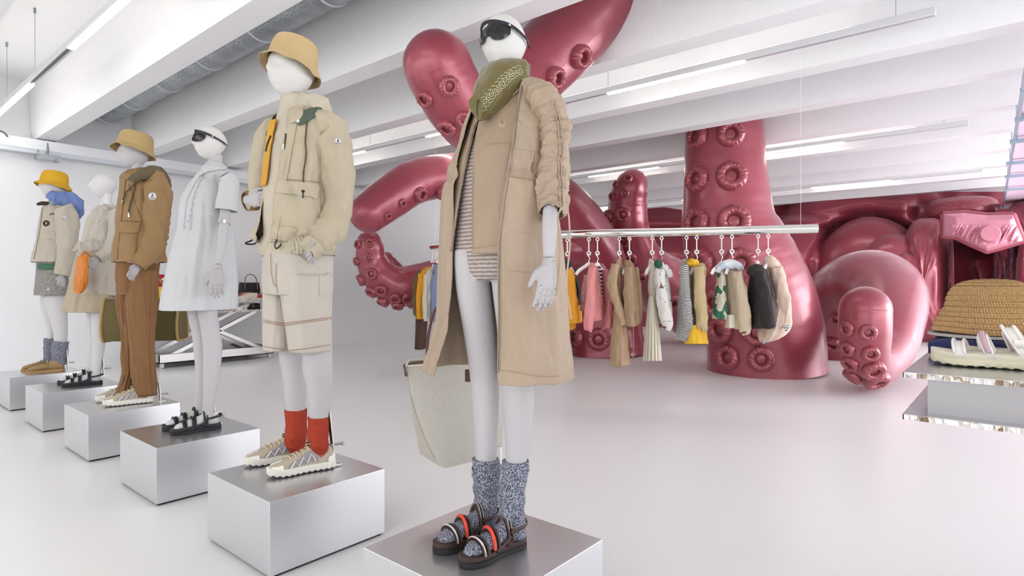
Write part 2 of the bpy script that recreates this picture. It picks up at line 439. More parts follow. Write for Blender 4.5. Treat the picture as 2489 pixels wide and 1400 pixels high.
# cable ladder, right
lad = thing('cable_ladder', 'steel cable ladder hanging below the beams at the far right', 'cable tray', tuple(P(2450, 420, 11)), )
zl = 2.70; pts = []
M_lad = plain('ladder_steel', rgb(170, 190, 204), .35, .6); M_pk = plain('ladder_cover', rgb(232, 206, 222), .5)
for (x, y) in ((2440, 505), (2446, 462), (2450, 430), (2453, 398), (2462, 345), (2474, 291), (2487, 222)):
    d = (zl-CH)*F/(CY-y); a = P(x-8, y, d); w = .50; dr = Vector((0, -1, 0))
    q = MB(); q.bar(a, a+dr*w, .04, .04); q.tube([a+dr*.06, a+dr*.06+Vector((0, 0, 3.1-zl))], .008, 6, 1); q.tube([a+dr*.4, a+dr*.4+Vector((0, 0, 3.1-zl))], .008, 6, 1); q.build('rung', M_lad, lad, smooth=20); pts.append(a)
q = MB()
for o_ in (.04, .44): q.bar(pts[0]+Vector((0, -o_, .03)), pts[-1]+Vector((-.8, -o_, .03)), .02, .07)
q.build('side_rail', M_lad, lad, smooth=20)
q = MB(); q.bar(pts[0]+Vector((0, -.24, .05)), pts[-1]+Vector((-.8, -.24, .05)), .36, .01); q.build('cable_cover', M_pk, lad, smooth=20)
# =============== PLINTHS ===============
t = NT('satin_aluminium'); t.set(Metallic=.88, Roughness=.3)
t.l(t.ramp(t.noise(3, 1), [(0, rgb(216, 216, 218)), (1, rgb(217, 217, 219))]), t.b.inputs['Base Color'])
t.l(t.ramp(t.noise(2, 1), [(.3, (.27,)*3+(1,)), (.7, (.31,)*3+(1,))]), t.b.inputs['Roughness'])
M_pl = t.m; HP = .31
PLY = [7.06, 5.86, 4.66, 3.465, 2.265, 1.075]
PLL = ['under the mannequin in the bright yellow hat', 'under the headscarf-free mannequin in the cream belted dress', 'under the mannequin in brown trousers',
       'under the mannequin in the short white dress', 'under the mannequin with orange socks', 'nearest the camera under the mannequin in the long beige coat']
PLL[1] = 'under the bare-headed mannequin in the belted cream dress'
for y, l in zip(PLY, PLL):
    x0, x1 = 1.18, 1.745
    pl = thing('display_plinth', 'square satin aluminium plinth '+l, 'plinth', ((x0+x1)/2, y+.285, 0), 'aluminium plinths in a row')
    MB().box((x0, y, .012), (x1, y+.57, HP)).build('box', M_pl, pl, smooth=0, bevel=.0015)
    MB().box((x0+.012, y+.012, 0), (x1-.012, y+.558, .013)).build('shadow_line_foot', M_black, pl, smooth=0)  # black colour draws the shadow line in the gap under the box
# =============== INFLATABLE OCTOPUS ===============
def vinyl(name, col, rough):
    t = NT(name); t.set(Roughness=rough, Metallic=.25)
    n = t.noise(.9, 2); c2 = tuple(min(1, x*1.12) for x in col[:3])+(1,)
    t.l(t.ramp(n, [(.35, col), (.65, c2)]), t.b.inputs['Base Color'])
    t.b.inputs['Coat Weight'].default_value = .55; t.b.inputs['Coat Roughness'].default_value = .2
    t.b.inputs['Sheen Weight'].default_value = .25; t.b.inputs['Sheen Roughness'].default_value = .4; t.b.inputs['Sheen Tint'].default_value = (1, .75, .85, 1)
    t.bump(t.noise(2.2, 3, .5), .12, .05)
    return t.m
M_vin = vinyl('red_vinyl', rgb(150, 62, 75), .36); M_vins = vinyl('red_vinyl_gathered', rgb(150, 66, 74), .27)
def sucker_mesh(seed, inner=True):
    b = MB(); n = 72; rings = []
    prof = [(.40, .0), (.38, .14), (.41, .28), (.49, .39), (.63, .45), (.79, .42), (.92, .29), (1.0, .10), (1.0, -.12)]
    for (r, z) in prof:
        ring = []
        for j in range(n):
            a = 2*PI*j/n
            w = .06*nz(7*math.cos(a), 7*math.sin(a), z*2, seed)+.08*nz(13*math.cos(a)+r*2, 14*math.sin(a), z*3, seed+3)*(1 if z > .05 else 0)
            cr = abs(math.sin(a*7+3*nz(2*math.cos(a), 2*math.sin(a), 0, seed)))**.35
            zz = z*(1-.16*(1-cr)*(1 if z > .1 else 0))+w*(.8 if z > .1 else 0)
            rr = r*(1+.5*w)+.03*nz(3*math.cos(a), 3*math.sin(a), 5, seed)
            ring.append(Vector((rr*math.cos(a), rr*math.sin(a), zz)))
        rings.append(ring)
    b.loft(rings, True)
    b.sphere((0, 0, .02), (.42, .42, .09), 24, 8)
    me = bpy.data.meshes.new('sucker'); me.from_pydata([tuple(v) for v in b.v], [], b.f); me.materials.append(M_vins)
    me.polygons.foreach_set('use_smooth', [True]*len(me.polygons)); return me
SUCK = [sucker_mesh(i) for i in range(4)]; _sk = [0]
def sucker(root, bt, px, py, rpx, sx=1, push=0, nrm=None):
    h = hitn(bt, px, py, 8); p, n = h
    if nrm: n = nrm
    d = depth(p); o = bpy.data.objects.new('sucker', SUCK[_sk[0] % 4]); _sk[0] += 1; COL.objects.link(o); o.parent = root
    o.location = p+n*push-Vector(root.location); q = n.to_track_quat('Z', 'Y'); o.rotation_mode = 'QUATERNION'
    o.rotation_quaternion = q @ Quaternion((0, 0, 1), _sk[0]*1.3); r = rpx*d/F; o.scale = (r, r, r*sx); return o
def tentacle(label, pts, tip=None, base_loc=None, sub=10, crease=.006, n=56, flat=1.0, seed=0, sucks=(), tips='end', floor=False):
    W = [P(a, b_, d) for a, b_, d, r in pts]; rr = [r*d/F for a, b_, d, r in pts]
    if floor: W[0].z = 0
    loc = base_loc or (W[0].x, W[0].y, 0)
    root = thing('octopus_tentacle', label, 'inflatable tentacle', loc)
    b = MB()
    def fold(a, L, r): return crease*(nz(L*9, math.cos(a)*1.2, math.sin(a)*1.2, seed)+.5*nz(L*22, math.cos(a)*1.5, math.sin(a)*1.5, seed+2))*r*2+.0018*nz(L*30, math.cos(a)*2, math.sin(a)*2, seed+9)+.03*r*nz(L*1.2, math.cos(a), math.sin(a), seed+5)
    b.tube(W, rr, n, sub, fold, True, rnd=tips)
    o = b.build('tentacle_tube', M_vin, root, smooth=60); bt = bvh(o)
    for s in sucks: sucker(root, bt, *s)
    return root, bt
tentacle('thick dark red tentacle column with two rows of suckers rising from floor through beams',
    [(1862, 893, 8.0, 136), (1855, 809, 8.0, 135), (1832, 722, 8.0, 134), (1803, 645, 8.0, 128), (1787, 600, 8.0, 121), (1770, 547, 8.0, 111), (1765, 486, 8.0, 103), (1761, 400, 8.0, 95), (1760, 300, 8.0, 89), (1762, 200, 8.0, 84), (1766, 140, 8.05, 78)],
    tips=False, floor=True, crease=.004, seed=1, sucks=[(1694, 333, 30), (1776, 325, 34), (1694, 435, 33), (1778, 427, 38), (1694, 540, 36), (1784, 537, 41), (1704, 640, 40), (1800, 640, 40), (1740, 735, 38), (1832, 742, 36), (1752, 800, 36), (1838, 808, 34), (1770, 868, 32), (1850, 873, 33)])
tentacle('red tentacle arching from a wide floor base over to the left, blunt tip pointing down-left',
    [(1472, 868, 9.9, 96), (1468, 800, 9.9, 90), (1452, 700, 9.8, 84), (1422, 600, 9.5, 80), (1350, 500, 9.0, 74), (1230, 432, 8.3, 66), (1090, 428, 7.7, 54), (1010, 442, 7.45, 54), (945, 482, 7.25, 53), (897, 518, 7.12, 48)],
    floor=True, seed=2, crease=.01, sucks=[(1400, 820, 27), (1455, 825, 29), (1386, 765, 22), (1440, 745, 24), (1382, 640, 22), (1075, 466, 20, 1.5), (1021, 472, 19, 1.5), (978, 493, 11, 1.5), (943, 524, 10, 1.5)])
tentacle('lower left red tentacle, small rounded tip pointing up just under the arching tentacle',
    [(1440, 600, 9.75, 62), (1340, 612, 9.05, 60), (1230, 640, 8.55, 58), (1110, 672, 8.25, 54), (1020, 690, 8.05, 50), (965, 695, 7.95, 48), (922, 668, 7.85, 42), (903, 630, 7.80, 36), (899, 600, 7.75, 33), (898, 590, 7.75, 30)],
    seed=3, crease=.012, base_loc=tuple(G(1371, 862)), sucks=[(898, 591, 12), (871, 594, 11, 1.5), (896, 627, 12), (868, 635, 11, 1.5), (903, 666, 16), (873, 680, 15, 1.5), (927, 706, 17), (897, 722, 17, 1.4), (962, 725, 16), (932, 738, 16, 1.5), (992, 725, 17), (967, 741, 15, 1.5), (1003, 738, 14, 1.3), (1030, 730, 16)])
tentacle('small red tentacle tip peeking up between the curled tentacle and the white wall',
    [(1340, 850, 9.4, 44), (1200, 800, 9.0, 40), (1080, 752, 8.7, 34), (1000, 705, 8.6, 30), (962, 665, 8.6, 26), (942, 640, 8.6, 23), (938, 632, 8.6, 20)], base_loc=tuple(P(1000, 700, 8.6)), seed=4)
tentacle('slim upright red tentacle behind the clothes rail, rounded tip in front of a lit lamp',
    [(1850, 790, 12.0, 95), (1760, 762, 11.9, 92), (1690, 735, 11.6, 88), (1620, 700, 11.2, 78), (1563, 650, 10.6, 62), (1534, 592, 10.2, 54), (1526, 540, 10, 49), (1526, 490, 9.9, 46), (1534, 455, 9.8, 41), (1538, 447, 9.8, 36)],
    seed=5, floor=False, crease=.01, sucks=[(1526, 434, 12), (1498, 449, 10, 1.4), (1519, 470, 11), (1489, 478, 11, 1.4), (1514, 522, 19), (1480, 526, 17, 1.3), (1515, 583, 19), (1479, 586, 18, 1.3), (1530, 630, 19), (1494, 632, 17), (1557, 674, 15), (1632, 735, 22), (1600, 750, 20)])
tentacle('large red tentacle hanging from between the ceiling beams behind the nearest mannequin, blunt tip up',
    [(1520, -70, 5.2, 92), (1455, 10, 5.1, 92), (1380, 88, 5.05, 90), (1290, 180, 4.95, 86), (1225, 260, 4.75, 80), (1165, 300, 4.5, 76), (1118, 262, 4.35, 78), (1082, 200, 4.25, 83), (1064, 160, 4.2, 84)],
    seed=6, crease=.004, base_loc=(4.0, 2.4, 3.0), sub=12, sucks=[(1033, 240, 23, 1.2), (1092, 210, 26), (1086, 310, 24, 1.2), (1128, 290, 22), (1410, 138, 30, 1.5), (1348, 190, 28, 1.5)])
tentacle('arched red tentacle on the right reaching forward, its tip curled upward just above the floor',
    [(2040, 880, 9.6, 92), (2040, 810, 9.5, 98), (2062, 740, 9.1, 103), (2112, 702, 8.5, 96), (2157, 722, 7.9, 84), (2163, 790, 7.3, 72), (2152, 855, 6.9, 60), (2125, 893, 6.5, 50), (2104, 868, 6.2, 52), (2102, 800, 6.1, 57), (2103, 753, 6.1, 57)],
    seed=7, crease=.004, base_loc=tuple(G(2040, 880)), sub=14, sucks=[(2110, 808, 21), (2116, 860, 21), (2124, 901, 28), (2132, 925, 30), (2058, 800, 20), (2060, 849, 20), (2024, 836, 22), (2032, 775, 16), (2066, 884, 22), (2072, 915, 24)])
# ---- body wall ----
def dX(px, X): return X/(c_+s_*(px-CX)/F)
body = thing('inflatable_octopus', 'wall-high inflated red padded body at the far right with round bulges and a buttoned flap', 'inflatable sculpture', tuple(P(2100, 820, dX(2100, 15.4))))
def hump(x, c, w):
    t = abs(x-c)/w; return math.sqrt(max(0, 1-t*t)) if t < 1 else 0
def wall_X(x, y):
    X = 15.9-.9*max(0, min(1, (y-520)/110)) - .25*max(0, (1900-x)/500)
    X -= .35*hump(y, 512, 40)*(1 if x < 2200 else max(0, 1-(x-2200)/30))
    r = math.hypot((x-2112), (y-676)*.98); X -= .45*hump(r, 205, 56)
    X -= .5*hump(y, 600+.10*(x-1900), 80)*(1 if x < 1985 else max(0, 1-(x-1985)/40))
    X -= .35*hump(y, 775, 75)*(1 if x < 1990 else 0)
    X += 1.1*hump(x, 2368, 58)**.3*(1 if y > 590 else max(0, 1-(590-y)/14))
    X += .04*nz(x*.02, y*.03)
    return X
b = MB(); nu, nv = 170, 70; top = []
for j in range(nv+1):
    for i in range(nu+1):
        x = 1380+(2620-1380)*i/nu; y = 466+(845-466)*j/nv; p = P(x, y, dX(x, wall_X(x, y))); p.z = max(p.z, 0) if j == nv else p.z; top.append(p)
W_ = nu+1; N_ = len(top); bot = [Vector((17.0, p.y, p.z)) for p in top]; f = []
for j in range(nv):
    for i in range(nu):
        q = j*W_+i; f.append((q, q+W_, q+W_+1, q+1)); f.append((N_+q, N_+q+1, N_+q+W_+1, N_+q+W_))
per = [i for i in range(W_)]+[j*W_+nu for j in range(1, nv+1)]+[nv*W_+i for i in range(nu-1, -1, -1)]+[j*W_ for j in range(nv-1, 0, -1)]
for i in range(len(per)): q, r = per[i], per[(i+1) % len(per)]; f.append((q, r, N_+r, N_+q))
b.add(top+bot, f); b.build('back_panel', M_vin, body, smooth=80)
def puff(name, cx, cy, rx, ry, X, thick, ex=2.4, n=64, m=30, wr=0, parent=None, mat=None, seed=0, st=1.5):
    """superellipsoid cushion standing against the wall"""
    b = MB(); rings = []; c = P(cx, cy, dX(cx, X)); e = P(cx+rx, cy, dX(cx+rx, X)); ay = abs(e.y-c.y); az = ry*depth(c)/F
    for i in range(m+1):
        ph = -PI/2+PI*i/m; ring = []; cp = abs(math.cos(ph)); sp = math.sin(ph)
        for j in range(n):
            a = 2*PI*j/n; y = math.copysign(abs(math.cos(a))**(2/ex), math.cos(a)); z = math.copysign(abs(math.sin(a))**(2/ex), math.sin(a))
            q = cp**(.75); w = wr*(nz(y*q*6, z*q*st, sp, seed)+.6*(1-abs(nz(y*q*11, z*q*st*2, sp, seed+1))*3))
            ring.append(c+Vector((sp*thick+(-w*thick if sp < 0 else 0), -y*q*ay, z*q*az)))
        rings.append(ring)
    b.loft(rings, True, True, True); return b.build(name, mat or M_vin, parent or body, smooth=80)
puff('round_bulge', 2112, 676, 148, 148, 15.2, .85, 2)
puff('spiral_bulge', 2170, 664, 80, 98, 14.6, .62, 2.1)
puff('spiral_core', 2202, 668, 33, 54, 14.2, .42, 2.2)
puff('padded_column', 2253, 690, 60, 160, 14.8, .75, 3.2, wr=.06, seed=3)
puff('top_cushion', 2336, 512, 96, 33, 15.4, .55, 3, wr=.03, seed=5, st=1.5)
puff('top_cushion', 2500, 560, 62, 74, 14.9, .6, 3, wr=.04, seed=6)
0 and puff('gathered_fold', 2226, 497, 34, 9, 15.0, .12, 2.4, wr=.25, seed=7, st=3)
puff('padded_column', 2512, 720, 44, 160, 14.2, .5, 3, wr=.1, seed=8)
puff('wrinkled_side', 2443, 690, 28, 130, 14.7, .5, 4, wr=.35, seed=9)
puff('seam_edge', 2312, 680, 7, 112, 14.3, .2, 2.2, wr=.3, seed=10)
# buttoned flap
b = MB(); nu, nv = 110, 40
def fy(x, top):
    pts = [(2292, 520), (2340, 517), (2400, 523), (2462, 521), (2487, 584)] if top else [(2292, 573), (2325, 577), (2360, 594), (2399, 611), (2440, 600), (2487, 585)]
    for (a, c), (e, g) in zip(pts, pts[1:]):
        if a <= x <= e: return c+(g-c)*(x-a)/(e-a)
    return pts[0][1] if x < pts[0][0] else pts[-1][1]
fr = []
for j in range(nv+1):
    row = []
    for i in range(nu+1):
        x = 2292+195*i/nu; y0, y1 = fy(x, True), fy(x, False); y = y0+(y1-y0)*j/nv; u, v = i/nu, j/nv
        e = min(1, 6*min(u, 1-u, v, 1-v))
        w = .05*(1-abs(nz((x+(y-560)*.6)*.13, y*.01, 0, 4))*3)*hump(y, 576, 30)*e*(1 if abs(x-2408) > 26 else .2)
        row.append(P(x, y, dX(x, 13.75-.16*e**.5-w)))
    fr.append(row)
bk = [[p+Vector((.2, 0, 0)) for p in r] for r in fr]
b.loft(fr, False); b.loft([list(reversed(q)) for q in bk], False)
flap = b.build('pocket_flap', vinyl('pale_vinyl', rgb(204, 134, 150), .38), body, smooth=60)
b = MB(); per = fr[0]+[fr[j][-1] for j in range(1, nv+1)]+list(reversed(fr[-1]))+[fr[j][0] for j in range(nv-1, -1, -1)]
b.tube([p+Vector((.05, 0, 0)) for p in per], .05, 10, 1); b.build('flap_piping', M_vin, flap)
b = MB(); c = P(2408, 569, dX(2408, 13.62)); b.disc(c, (-1, 0, 0), .155, .20, 36); b.build('flap_button', vinyl('button_vinyl', rgb(200, 126, 142), .38), flap, smooth=50)
# =============== MANNEQUIN TOOLKIT ===============
def rline(pts, n):
    q = [Vector((a, b, 0)) for a, b in pts]
    if len(q) > 2: q, _ = resample(q, [1]*len(q), 8)
    L = [0]
    for i in range(1, len(q)): L.append(L[-1]+(q[i]-q[i-1]).length)
    out = []
    for k in range(n+1):
        s = L[-1]*k/n; i = 0
        while i < len(q)-2 and s > L[i+1]: i += 1
        t = (s-L[i])/max(1e-9, L[i+1]-L[i]); out.append(q[i].lerp(q[i+1], t))
    return out
def cpatch(mb, bt, top, bot, nu=16, nv=8, off=.004, puff=0, mi=0, thick=.003, smoothit=0):
    T = rline(top, nu); B = rline(bot, nu); hs = []
    for j in range(nv+1):
        for i in range(nu+1):
            q = T[i].lerp(B[i], j/nv); hs.append(hitn(bt, q.x, q.y))
    W = nu+1; pos = [h[0] for h in hs]
    for _k in range(smoothit):
        new = list(pos)
        for j in range(nv+1):
            for i in range(nu+1):
                nb = [pos[jj*W+ii] for jj, ii in ((j-1, i), (j+1, i), (j, i-1), (j, i+1)) if 0 <= jj <= nv and 0 <= ii <= nu]
                if len(nb) == 4: new[j*W+i] = (pos[j*W+i]+sum(nb, Vector())/4)/2
        pos = new
    an = Vector((0, 0, 0))
    for p, n in hs: an += n
    an.normalize(); tp = []; bo = []
    for idx, (p_, n) in enumerate(hs):
        p = pos[idx]; i = idx % W; j = idx//W; e = puff*math.sin(PI*i/nu)*math.sin(PI*j/nv); m_ = (n+an*1.5).normalized()
        tp.append(p+m_*(off+e)); bo.append(p+m_*(off-thick))
    f = []; N = len(tp)
    for j in range(nv):
        for i in range(nu):
            q = j*W+i; f.append((q, q+1, q+W+1, q+W)); f.append((N+q, N+q+W, N+q+W+1, N+q+1))
    per = [i for i in range(W)]+[j*W+nu for j in range(1, nv+1)]+[nv*W+i for i in range(nu-1, -1, -1)]+[j*W for j in range(nv-1, 0, -1)]
    for i in range(len(per)):
        q, r = per[i], per[(i+1) % len(per)]; f.append((q, N+q, N+r, r))
    mb.add(tp+bo, f, mi); return mb
def head_mesh(mb, cx, ytop, ychin, Y, yaw=0, feat=1.0, wid=1.0):
    c = PY(cx, (ytop+ychin)/2, Y); d = depth(c); H = (ychin-ytop)*d/F; s = H/.215; rings = []; n, m = 48, 36
    f = Vector((-math.cos(yaw), -math.sin(yaw), 0)); l = Vector((math.sin(yaw), -math.cos(yaw), 0))
    for i in range(m+1):
        ph = PI*i/m; ph = min(max(ph, .03), PI-.03); ring = []
        for j in range(n):
            a = 2*PI*j/n; fx = math.sin(ph)*math.cos(a); fy = math.sin(ph)*math.sin(a); fz = math.cos(ph)
            t = max(0, -fz); x = fx*.098*s; y = fy*.078*s*wid; z = fz*.1075*s
            y *= 1-.30*t**1.3
            if fx < 0: x *= 1-.42*t**1.1
            else: x *= 1-.02*t; z -= .006*s*t*fx
            if fz > 0 and fx < 0: x *= 1.06
            if fx > 0:
                x += feat*s*(.017*math.exp(-(fy/.13)**2-((fz+.12)/.17)**2)+.007*math.exp(-(fy/.10)**2-((fz-.12)/.2)**2))
                for q in (-.36, .36): x -= feat*s*.009*math.exp(-((fy-q)/.18)**2-((fz-.06)/.14)**2)
                x += feat*s*.006*math.exp(-(fy/.2)**2-((fz+.50)/.08)**2)+feat*s*.007*math.exp(-(fy/.22)**2-((fz+.78)/.12)**2)
            ring.append(c+f*x+l*y+Vector((0, 0, 1))*z)
        rings.append(ring)
    mb.loft(rings, True, True, True); return c, s
def mtube(mb, rows, Y, n=20, sub=5, k=.95, mi=0, fold=None, rnd=False, cap=True):
    """limb from pixel rows (px, py, half width px, [Y shift])"""
    pts = []; rad = []
    for r in rows:
        p = PY(r[0], r[1], Y+(r[3] if len(r) > 3 else 0)); pts.append(p); rad.append(r[2]*depth(p)/F)
    mb.tube(pts, rad, n, sub, fold, cap, k, mi=mi, rnd=rnd); return pts
def legrows(rows, Y): return rows
def limb(mb, rows, Y, k=1.0, n=28, m=40, fold=None, p=2.0, mi=0, cap=True):
    """near-vertical limb from rows (y, xl, xr) as horizontal rings"""
    return gloft(mb, rows, Y, k, n, m, p, 'full', fold, mi=mi, cap=cap)
def hand(mb, wrist, dirv, side, size=1.0, curl=.25, spread=.08, pins=None, thumb=1, flex=None):
    """wrist point, direction to finger tips, side = direction across the palm towards the thumb"""
    t = Vector(dirv).normalized(); sd = Vector(side); sd = (sd-t*sd.dot(t)).normalized(); nrm = t.cross(sd)*(flex or 1)   # palm normal (curl direction)
    S = size
    def ring(c, w, h, n=16): return [c+sd*math.cos(2*PI*j/n)*w+nrm*math.sin(2*PI*j/n)*h for j in range(n)]
    W = Vector(wrist)
    mb.loft([ring(W+t*x*S, w*S, h*S) for x, w, h in ((-.012, .023, .018), (0, .025, .019), (.02, .031, .019), (.045, .038, .018), (.07, .041, .016), (.088, .040, .013), (.094, .036, .009))], True, True, True)
    K = W+t*.086*S
    for i, (o, L) in enumerate(((.030, .070), (.010, .080), (-.010, .075), (-.030, .058))):
        p = K+sd*o*S; d = (t+sd*(o*spread*20)).normalized(); pts = [p-d*.012*S, p]; q = Vector(p); ang = 0
        for fr in (.44, .31, .25):
            ang += curl*(1+.25*i*.6); dd = (d*math.cos(ang)+nrm*math.sin(ang)).normalized(); q = q+dd*L*fr*S; pts.append(Vector(q))
            if pins is not None: pins.sphere(q-dd*L*fr*.15*S-nrm*.0078*S, .0022*S, 6, 4)
        mb.tube(pts, [.0098*S, .0098*S, .0088*S, .0082*S, .0065*S], 10, 3, rnd='end')
        if pins is not None: pins.sphere(p-nrm*.0095*S, .0024*S, 6, 4)
    p = W+t*.028*S+sd*.028*S; d = (t*.72+sd*.62+nrm*.35).normalized()
    pts = [p-d*.01*S, p+d*.022*S, p+(d*.9+t*.3).normalized()*.048*S, p+d*.045*S+t*.028*S+nrm*.006*S]
    mb.tube(pts, [.013*S, .0125*S, .0105*S, .0078*S], 10, 3, rnd='end')
def hat(name, root, c, Rc, mat, tilt=R(10), brim=1.32, hgt=.125, drop=.035, wav=.006, yaw=0, seed=0, up=0):
    b = MB(); n = 72; prof = [(brim*1.0, -drop), (brim*.93, -drop*.55), (1.1, -.004), (1.02, .012), (1.0, .03), (.97, .06), (.92, .09), (.82, .112), (.62, hgt), (.3, hgt+.006), (.01, hgt+.007)]
    q = Matrix.Rotation(yaw, 3, 'Z') @ Matrix.Rotation(tilt, 3, 'Y'); rings = []
    pp, rr = resample([Vector((r, z, 0)) for r, z in prof], [1]*len(prof), 4)
    for v in pp:
        r, z = v.x, v.y; ring = []
        for j in range(n):
            a = 2*PI*j/n; w = wav*nz(2*math.cos(a), 2*math.sin(a), 0, seed)*max(0, (r-1)*4)
            x = -(r*Rc*1.08+w)*math.cos(a); y = -(r*Rc+w)*math.sin(a); zz = z+w*1.2+.0015*nz(9*x, 9*y, z*30, seed)
            if up and r > 1: zz += up*(r-1)*max(0, math.cos(a))
            ring.append(Vector(c)+q @ Vector((x, y, zz)))
        rings.append(ring)
    b.loft(rings, True, False, True); o = b.build(name, mat, root, smooth=60, solid=.0025)
    h = MB()
    for r, z in ((brim*.985, -drop*.93), (brim*.9, -drop*.42), (brim*.82, -drop*.12), (1.04, .006)):
        ring = []
        for j in range(n+1):
            a = 2*PI*j/n; w = wav*nz(2*math.cos(a), 2*math.sin(a), 0, seed)*max(0, (r-1)*4)
            zz = z+w*1.2+.002+(up*(r-1)*max(0, math.cos(a)) if up and r > 1 else 0)
            ring.append(Vector(c)+q @ Vector((-(r*Rc*1.08+w+.001)*math.cos(a), -(r*Rc+w+.001)*math.sin(a), zz)))
        h.tube(ring, .0009, 5, 1)
    h.build('brim_stitching', mat, o); return o
def footmap(toe, heel, zb):
    """frame on the plinth: toe / heel world xy"""
    T = Vector((toe[0], toe[1], 0)); H = Vector((heel[0], heel[1], 0)); L = (T-H).length; f = (T-H)/L; l = Vector((-f.y, f.x, 0))
    return lambda x, y, z: H+f*(x*L)+l*y+Vector((0, 0, zb+z)), L
def wfoot(x, inner=1, W=.048):   # half width of a sole along its length, 0 heel .. 1 toe
    pts = [(0, .0), (.02, .35), (.06, .62), (.15, .72), (.35, .70), (.5, .74), (.68, 1.0), (.8, .99), (.9, .82), (.96, .58), (.99, .3), (1.0, .0)]
    for (a, p), (b, q) in zip(pts, pts[1:]):
        if a <= x <= b: return W*(p+(q-p)*(x-a)/(b-a))
    return 0
def sole(mb, M, z0, z1, W=.048, grow=1.0, n=44, tread=0, curl=0, mi=0, x0=0., x1=1.):
    outl = []
    for i in range(n+1): x = x0+(x1-x0)*(1-math.cos(PI*i/n))/2; outl.append((x, wfoot((x-x0)/(x1-x0), 1, W)*grow))
    per = [(x, w) for x, w in outl]+[(x, -w*.96) for x, w in reversed(outl[1:-1])]
    def lift(x): return curl*max(0, x-.75)**2*16+curl*.25*max(0, .1-x)*8
    low = [M(x, y*.94, z0+lift(x)+(tread*(.5+.5*math.cos(x*75)) if tread else 0)) for x, y in per]
    md = [M(x, y, z0+.3*(z1-z0)+lift(x)) for x, y in per]; hi = [M(x, y*.985, z1+lift(x)) for x, y in per]; hi2 = [M(.5+(x-.5)*.985, y*.93, z1+.0015+lift(x)) for x, y in per]
    mb.loft([low, md, hi, hi2], True, True, True, mi)
def footshape(mb, M, z0, W=.04, H=.075, n=20, m=26, mi=0, x0=.06, x1=.93):
    rings = []
    for i in range(m+1):
        u = i/m; x = x0+(x1-x0)*u; w = wfoot(max(.012, min(.988, u)), 1, W); h = H*(1.0 if u < .3 else (1-.68*((u-.3)/.7)**.8)); h *= math.sqrt(max(.02, 1-(max(0, u-.88)/.125)**2))
        rings.append([M(x, w*math.cos(2*PI*j/n), z0+h*.42+h*.55*math.sin(2*PI*j/n)*(1 if math.sin(2*PI*j/n) > 0 else .75)) for j in range(n)])
    mb.loft(rings, True, True, True, mi)
def strap(mb, M, x, W, H, wid=.02, lean=0, thick=.003, z0=.02, mi=0, n=18, a0=0, a1=PI, tw=0):
    """band arching over the foot at length x"""
    L = []; Rr = []
    outer = []; 
    for e in (-1, 1):
        row = []
        for i in range(n+1):
            a = a0+(a1-a0)*i/n; xx = x+e*wid/2+lean*math.cos(a)+tw*math.sin(a); row.append((xx, math.cos(a)*W, z0+math.sin(a)**.8*H if math.sin(a) > 0 else z0))
        outer.append(row)
    v = []; f = []
    rows = [[M(a, b, c) for a, b, c in outer[0]], [M(a, b, c) for a, b, c in outer[1]], [M(a, b*(1-thick/W), c-thick) for a, b, c in outer[1]], [M(a, b*(1-thick/W), c-thick) for a, b, c in outer[0]]]
    rings = [[rows[k][i] for k in range(4)] for i in range(n+1)]
    mb.loft(rings, True, True, True, mi)
def cordarc(mb, M, x, W, H, r=.004, lean=0, z0=.02, n=16, mi=0, a0=0.1, a1=PI-.1):
    pts = [M(x+lean*math.cos(a0+(a1-a0)*i/n), math.cos(a0+(a1-a0)*i/n)*(W+.002), z0+math.sin(a0+(a1-a0)*i/n)**.8*H+r) for i in range(n+1)]
    mb.tube(pts, r, 8, 1, mi=mi)
def folds(A, fth, fz, seed=0, grow=None, th0=0):
    def f(th, t, z):
        g = grow(t) if grow else 1
        return A*g*(nz(fth*math.cos(th), fth*math.sin(th), z*fz, seed)+.4*nz(2.3*fth*math.cos(th), 2.3*fth*math.sin(th), z*fz*2.2, seed+4))
    return f
def sfold(A, freq=26, seed=0, ang=1.3):
    """cross wrinkles on sleeves and socks"""
    def f(a, L, r):
        return A*(nz(L*freq, math.cos(a)*ang+L*3, math.sin(a)*ang, seed)+.5*nz(L*freq*2.1, math.cos(a)*ang*1.6, math.sin(a)*ang*1.6+L*5, seed+2))
    return f
def rod(root, p0, p1):
    b = MB(); b.bar(p0, p1, .022, .006); b.bar(Vector(p1)+Vector((-.02, 0, .0)), Vector(p1)+Vector((.035, 0, 0)), .02, .005); q = Vector(p0).lerp(Vector(p1), .62); b.tube([q+Vector((-.01, -.0, 0)), q+Vector((.045, -.02, 0))], .006, 8, 1); b.sphere(q+Vector((.045, -.02, 0)), .009, 8, 6)
    b.build('support_rod', M_steel, root, smooth=30)
